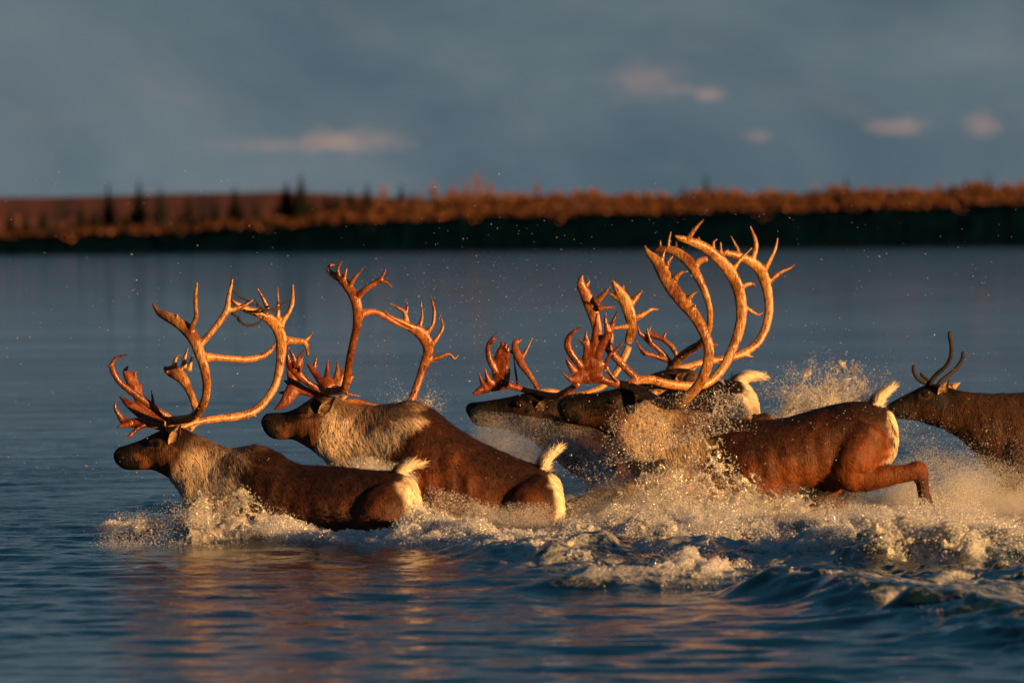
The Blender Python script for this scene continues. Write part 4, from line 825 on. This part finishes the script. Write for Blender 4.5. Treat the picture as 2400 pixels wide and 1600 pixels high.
def ip(*xy): return lambda u: np.interp(u, [p[0] for p in xy], [p[1] for p in xy])
def jets(k, u, v, Y, ang0, ang1, L0, L1, n_per=60, spread=.012):   # thrown strings of drops, arcing over
    pp = []; rr = []
    for _ in range(k):
        a = R(rs_.uniform(ang0, ang1)); L = rs_.uniform(L0, L1); s0 = P(u + rs_.normal(0, 26), v + rs_.normal(0, 10), Y + rs_.normal(0, .2)); t = rs_.random(n_per) ** .8
        dirv = np.array([math.sin(a), rs_.normal(0, .15), math.cos(a)]); g_ = np.array([0, 0, -1.]) * L * .35
        c = s0 + dirv * (t * L)[:, None] + g_ * (t ** 2)[:, None]
        pp.append(c + rs_.normal(size=(n_per, 3)) * (spread * (.4 + 1.6 * t))[:, None]); rr.append(radii(n_per, .0026, .6) * (1.25 - .5 * t))
    return np.vstack(pp), np.concatenate(rr)
def froth_pts(line, k, sy, hgt, thr=-.2, sx=.05, seed=0):
    L = np.array([W(a, b)[:2] for a, b in line]); seg = np.linalg.norm(np.diff(L, axis=0), axis=1); cum = np.concatenate([[0], np.cumsum(seg)]); outp = []; got = 0
    while got < k:
        t = rs_.uniform(0, cum[-1], k * 2); x = np.interp(t, cum, L[:, 0]) + rs_.normal(0, sx, k * 2); y = np.interp(t, cum, L[:, 1]) + rs_.normal(0, sy, k * 2)
        nz_ = fbm(np.stack([x * 5, y * 2.5, x * 0], 1), 4, seed); keep = nz_ > thr + .3 * rs_.random(k * 2); x, y, nz_ = x[keep], y[keep], nz_[keep]
        z = wz(x, y) + np.clip(nz_ - thr, 0, 1.2) * hgt * rs_.random(len(x)) ** .7 - .004
        outp.append(np.stack([x, y, z], 1)); got += len(x)
    return np.vstack(outp)[:k]

def lace(name, us_, base_v, top_v, Y, lean, seed, cell, label, wtop=.05, wbot=.42, res=.0075, thick=.004, bulge=.07, air=False):
    # a torn sheet of water: a curved skin with holes that widen towards its upper edge, the rim drawn out in strings
    if not air and (Y != 52.3 or us_[0] > 1800): base_v = lambda u: np.maximum(vwater(u, Y) + 8, top_v(u) + 20)
    uu = np.arange(us_[0], us_[1], res / MPP); n2 = int(np.max(base_v(uu) - top_v(uu)) * MPP / res) + 2
    TT = np.linspace(0, 1, n2); UU, TT = np.meshgrid(uu, TT); UU = UU.ravel(); TT = TT.ravel()
    ragged = .18 * fbm(np.stack([UU * .02, UU * 0, UU * 0 + seed], 1), 3, seed)
    vv = base_v(UU) - (base_v(UU) - top_v(UU)) * TT * (1 + ragged); YY_ = Y + lean * TT ** 1.5
    p = Pn(UU, vv, YY_)
    dd = np.stack([fbm(p * 7, 3, seed + 1), fbm(p * 7, 3, seed + 2), fbm(p * 9, 3, seed + 3)], 1); p = p + dd * bulge * np.array([.5, 1., .45]) * (.35 + .65 * TT[:, None])
    q2 = np.stack([UU * MPP / cell + .35 * dd[:, 0] * 3, TT * n2 * res / cell * .8 + .35 * dd[:, 2] * 3], 1)
    f1, f2 = worley(q2, seed); e = f2 - f1; g1, g2 = worley(q2 * 2.3 + 5, seed + 1); e = np.minimum(e, (g2 - g1) * 1.1 + .06 + .25 * TT)
    wd = wbot + (wtop - wbot) * TT ** .8 + .10 * dd[:, 1]
    span = us_[1] - us_[0]; wd = wd - 1.1 * (1 - sstep(UU, us_[0], us_[0] + .2 * span) * sstep(-UU, -us_[1], -us_[1] + .2 * span)) - .9 * sstep(TT + .25 * dd[:, 0], .75, 1.1)
    keep = (e < wd) & (TT < 1.01)
    nxx = len(uu); ix = np.arange(len(UU)).reshape(n2, nxx); qd = np.stack([ix[:-1, :-1], ix[:-1, 1:], ix[1:, 1:], ix[1:, :-1]], -1).reshape(-1, 4)
    qd = qd[keep[qd].sum(1) >= 3]
    used, inv = np.unique(qd, return_inverse=True); qd = inv.reshape(-1, 4); p2 = p[used]; c = p2.mean(0)
    me = mesh(name, p2 - c, qd); o = link(name, me, 'water_film'); o.location = c
    s = o.modifiers.new('s', 'SMOOTH'); s.factor = .5; s.iterations = 3
    s = o.modifiers.new('t', 'SOLIDIFY'); s.thickness = thick; s.offset = 0
    tag(o, label, 'splash', kind='stuff')
    # drops torn from its rim
    top_ = p[(TT > .55) & keep]
    return top_

rim = []
lace('water_sheet', (1395, 2010), ip((1395, 1245), (2010, 1225)), ip((1395, 1120), (1480, 1060), (1560, 1015), (1650, 995), (1700, 1040), (1740, 1072), (1800, 1100), (1850, 1088), (1900, 1112), (1950, 1140), (2010, 1170)), 51.15, .12, 3, .075, 'torn sheet of water thrown up across the belly of the big bull', wbot=.5, wtop=.08)
rim.append(lace('water_sheet', (1430, 1800), ip((1430, 1240), (1800, 1235)), ip((1430, 1080), (1520, 975), (1600, 985), (1680, 985), (1740, 1060), (1800, 1150)), 51.0, .1, 8, .06, 'lacy curtain of water in front of the chest of the big bull', wbot=.32, wtop=.05))
rim.append(lace('water_sheet', (1280, 2090), ip((1280, 1245), (2090, 1225)), ip((1280, 1225), (1400, 1190), (1500, 1150), (1600, 1165), (1700, 1130), (1800, 1150), (1900, 1165), (2000, 1195), (2090, 1215)), 50.65, .15, 43, .085, 'churning wall of foam along the near side of the big bull', wbot=.8, wtop=.28))
rim.append(lace('water_sheet', (1640, 1760), ip((1640, 1010), (1760, 1000)), ip((1640, 960), (1690, 872), (1730, 905), (1760, 960)), 52.3, .1, 12, .05, 'small lacy splash leaping over the rump of the drenched bull', wbot=.42, wtop=.10))
rim.append(lace('water_sheet', (390, 790), ip((390, 1262), (790, 1268)), ip((390, 1200), (430, 1128), (480, 1118), (530, 1128), (580, 1148), (650, 1185), (720, 1228), (790, 1262)), 49.15, .18, 15, .09, 'glassy bow wave climbing the chest of the leading caribou', wbot=.50, wtop=.26, bulge=.05))
rim.append(lace('water_sheet', (955, 1215), ip((955, 1262), (1215, 1262)), ip((955, 1190), (990, 1132), (1030, 1150), (1080, 1180), (1120, 1160), (1150, 1172), (1190, 1205), (1215, 1220)), 50.0, .15, 18, .07, 'foaming wall of water between the two leading caribou', wbot=.75, wtop=.3))
fr_chest = cloud_pts(40000, 735, 985, ip((735, 1096), (800, 1076), (870, 1066), (930, 1082), (985, 1110)), ip((735, 1125), (985, 1135)), 50.15, 50.4, .6, 39, .7, 10)
drops('spray_droplets', fr_chest, radii(len(fr_chest), .0015), 'low froth under the pale neck of the second caribou')
rim.append(lace('water_sheet', (1900, 2330), ip((1900, 1240), (2330, 1235)), ip((1900, 1190), (2000, 1165), (2100, 1170), (2200, 1130), (2280, 1040), (2330, 1120)), 52.3, .1, 23, .08, 'ragged splash under the kicking hind leg', wbot=.45, wtop=.04))
rim.append(lace('water_sheet', (1780, 2090), ip((1780, 1000), (2090, 1000)), ip((1780, 965), (1860, 905), (1920, 850), (1960, 828), (2010, 845), (2050, 890), (2090, 950)), 53.55, .15, 27, .055, 'burst of torn water flying up behind the back of the big bull', wbot=.62, wtop=.10, air=True))
rim.append(lace('water_sheet', (1800, 2000), ip((1800, 990), (2000, 990)), ip((1800, 960), (1870, 880), (1900, 900), (1950, 870), (2000, 940)), 53.3, .1, 29, .05, 'lower curl of torn water behind the back of the big bull', wbot=.7, wtop=.15, air=True))
rim.append(lace('water_sheet', (880, 1075), ip((880, 990), (1075, 1010)), ip((880, 950), (930, 885), (980, 915), (1030, 880), (1075, 960)), 52.3, .1, 30, .045, 'thin strings of water flying up behind the second caribou', wbot=.22, wtop=.05, air=True))
rim = np.vstack(rim); pk = rs_.choice(len(rim), 5000); rp_ = rim[pk] + rs_.normal(size=(5000, 3)) * .02
drops('spray_droplets', rp_, radii(5000, .0038, .5, .010), 'loose drops torn from the rims of the water sheets')

# spray clouds
p = np.vstack([cloud_pts(240000, 1270, 2080, ip((1270, 1185), (1450, 1110), (1600, 1075), (1720, 1105), (1850, 1125), (2080, 1185)), ip((1280, 1275), (2060, 1275)), 50.4, 51.6, .5, 31), cloud_pts(110000, 1900, 2300, ip((1900, 1150), (2100, 1130), (2300, 1100)), ip((1900, 1240), (2300, 1240)), 51.9, 52.6, .55, 41)])
drops('spray_droplets', p, radii(len(p), .00085, .5), 'dense golden spray boiling under the big bull', mist=True)
p = cloud_pts(380000, 2040, 2620, ip((2080, 1075), (2180, 1030), (2260, 1050), (2330, 1060), (2420, 1090), (2620, 1100)), ip((2080, 1262), (2620, 1270)), 51.8, 52.9, .45, 32, .6, 5)
drops('spray_droplets', p, radii(len(p), .0011, .45), 'thick mist of spray at the right edge behind the kicking leg', mist=True)
p = cloud_pts(270000, 1090, 1520, ip((1120, 960), (1200, 968), (1300, 985), (1400, 1005), (1460, 1010), (1520, 960)), ip((1120, 1090), (1240, 1120), (1330, 1215), (1520, 1225)), 52.0, 52.95, .75, 33, .5, 6)
drops('spray_droplets', p, radii(len(p), .0011, .45), 'bluish shaded spray over the face and chest of the drenched bull', mist=True)
p = cloud_pts(6500, 1400, 1780, ip((1440, 960), (1560, 925), (1640, 905), (1720, 920)), ip((1440, 1090), (1720, 1010)), 51.0, 51.5, .9, 34, 1.1, 8)
drops('spray_droplets', p, radii(len(p), .0026, .6), 'scattered drops over the neck and shoulder of the big bull')
p = cloud_pts(9000, 1960, 2480, ip((1960, 920), (2100, 960), (2480, 1000)), ip((1960, 960), (2200, 1100), (2480, 1150)), 52.0, 53.2, .8, 35, .8, 7)
drops('spray_droplets', p, radii(len(p), .0017), 'thin spray round the neck of the young caribou')
pa, ra = jets(120, 1940, 975, 53.4, -58, 50, .15, .62, 110, .013)
pb = cloud_pts(12000, 1770, 2080, ip((1790, 955), (1880, 905), (1950, 868), (2010, 880), (2080, 930)), ip((1790, 990), (2080, 990)), 53.0, 53.9, .6, 36, 1.0, 9)
drops('spray_droplets', np.vstack([pa, pb]), np.concatenate([ra, radii(len(pb), .0018)]), 'fan of sunlit spray bursting up behind the back of the big bull')
pa, ra = jets(46, 975, 985, 52.3, -55, 55, .10, .36, 60, .012)
drops('spray_droplets', pa, ra, 'fan of fine spray behind the shoulder hump of the second caribou')
pa, ra = jets(60, 480, 1225, 49.2, -75, -5, .05, .24, 40, .012); pb, rb = jets(40, 330, 1238, 49.3, -80, 20, .03, .14, 40, .010)
pc = cloud_pts(12000, 200, 760, ip((250, 1222), (380, 1165), (440, 1118), (520, 1120), (600, 1150), (720, 1215)), ip((250, 1292), (720, 1292)), 48.7, 49.5, .5, 37, 1.0, 10)
drops('spray_droplets', np.vstack([pa, pb, pc]), np.concatenate([ra, rb, radii(len(pc), .0019)]), 'froth and drops breaking off the bow wave of the leading caribou')
pa = cloud_pts(40000, 950, 1330, ip((950, 1175), (1010, 1130), (1120, 1165), (1330, 1180)), ip((950, 1290), (1330, 1290)), 49.8, 50.3, .6, 38, .8, 8)
drops('spray_droplets', pa, radii(len(pa), .0018), 'churned spray in the gap between the rumps of the two leading caribou')
u = rs_.uniform(-100, 2500, 950); v = 1120 - 720 * rs_.random(950) ** 1.5; p = Pn(u, v, rs_.uniform(47.5, 54, 950))
u2 = rs_.normal(1180, 170, 420); v2 = rs_.normal(760, 130, 420); u3 = rs_.normal(1850, 230, 420); v3 = rs_.normal(930, 80, 420)
p = np.vstack([p, Pn(u2, v2, rs_.uniform(49, 53, 420)), Pn(u3, v3, rs_.uniform(49.5, 53, 420))])
drops('spray_droplets', p, radii(len(p), .0034, .4, .006), 'single drops hanging in the air all over the scene')

# froth on the water
fr = [froth_pts([(230, 1240), (400, 1254), (560, 1264), (760, 1272), (960, 1288), (1100, 1296)], 36000, .20, .055, -.25, .04, 61),
      froth_pts([(400, 1240), (560, 1250), (680, 1262)], 13500, .16, .06, -.2, .05, 62), froth_pts([(950, 1265), (1100, 1285), (1300, 1308)], 38250, .45, .10, -.35, .05, 63),
      froth_pts([(1180, 1318), (1330, 1336), (1460, 1352)], 11250, .3, .05, .05, .05, 64), froth_pts([(1440, 1372), (1560, 1368), (1740, 1358)], 36000, .30, .13, -.2, .05, 65),
      froth_pts([(1560, 1296), (1760, 1300), (1960, 1298), (2420, 1306)], 58500, .5, .12, -.1, .06, 66), froth_pts([(1330, 1258), (1700, 1260), (2000, 1258), (2480, 1266)], 90000, .6, .13, -.45, .06, 67),
      froth_pts([(2060, 1322), (2160, 1314), (2270, 1322)], 20250, .2, .16, -.3, .05, 68), froth_pts([(1890, 1398), (2060, 1424), (2230, 1460)], 7875, .2, .04, .15, .05, 69)]
fr.append(froth_pts([(540, 1270), (760, 1277), (980, 1284)], 52000, .12, .060, -.6, .04, 70))
fp = np.vstack(fr)
drops('river_froth', fp, radii(len(fp), .0026, .6, .010), 'white froth churned up along the wake of the herd', 'foam')

# heavier lumps of whitewater, one skin
gl = Geo(); rl = np.random.default_rng(77)
def lump(line, k, sy, hgt, r0_, r1_, thr, seed):
    q_ = froth_pts(line, k, sy, hgt, thr, .05, seed)
    for c_ in q_: gl.ball(c_ - np.array([0, 0, .012]), (rl.uniform(r0_, r1_) * rl.uniform(.8, 1.5), rl.uniform(r0_, r1_) * 1.2, rl.uniform(r0_, r1_) * .8), 6)
lump([(1450, 1372), (1560, 1368), (1740, 1358)], 420, .22, .09, .014, .034, -.15, 65)
lump([(2060, 1322), (2160, 1314), (2270, 1322)], 240, .18, .12, .016, .04, -.3, 68)
lump([(1560, 1296), (1760, 1300), (1960, 1298), (2420, 1306)], 600, .4, .08, .014, .036, .0, 66)
lump([(950, 1268), (1100, 1288), (1300, 1312)], 560, .3, .07, .012, .032, -.2, 63)
lump([(1350, 1262), (1700, 1262), (2000, 1262), (2480, 1268)], 700, .4, .08, .014, .04, -.3, 67)
fm = remesh(np.array(gl.V), gl.F, .0128, 3, .5); fv_, fnn = vget(fm)
fv_ = fv_ + fnn * (.010 * fbm(fv_ * 38, 3, 8) + .006 * fbm(fv_ * 90, 2, 9))[:, None]; fc_ = fv_.mean(0); fm.vertices.foreach_set('co', (fv_ - fc_).ravel()); fm.update()
fo = link('whitewater', fm, 'foam'); fo.location = fc_; tag(fo, 'curling white water along the wake in front of the herd', 'foam', kind='stuff')

# heavier drops flung through the thick of it
pa, ra = jets(90, 1600, 1190, 50.9, -70, 60, .15, .45, 40, .02); pb, rb = jets(60, 2200, 1200, 51.8, -60, 60, .1, .40, 40, .02); pc, rc = jets(50, 1420, 1150, 51.9, -60, 50, .1, .4, 40, .02)
drops('spray_droplets', np.vstack([pa, pb, pc]), np.concatenate([ra, rb, rc]) * 1.3, 'strings of heavier drops flung through the spray of the herd')
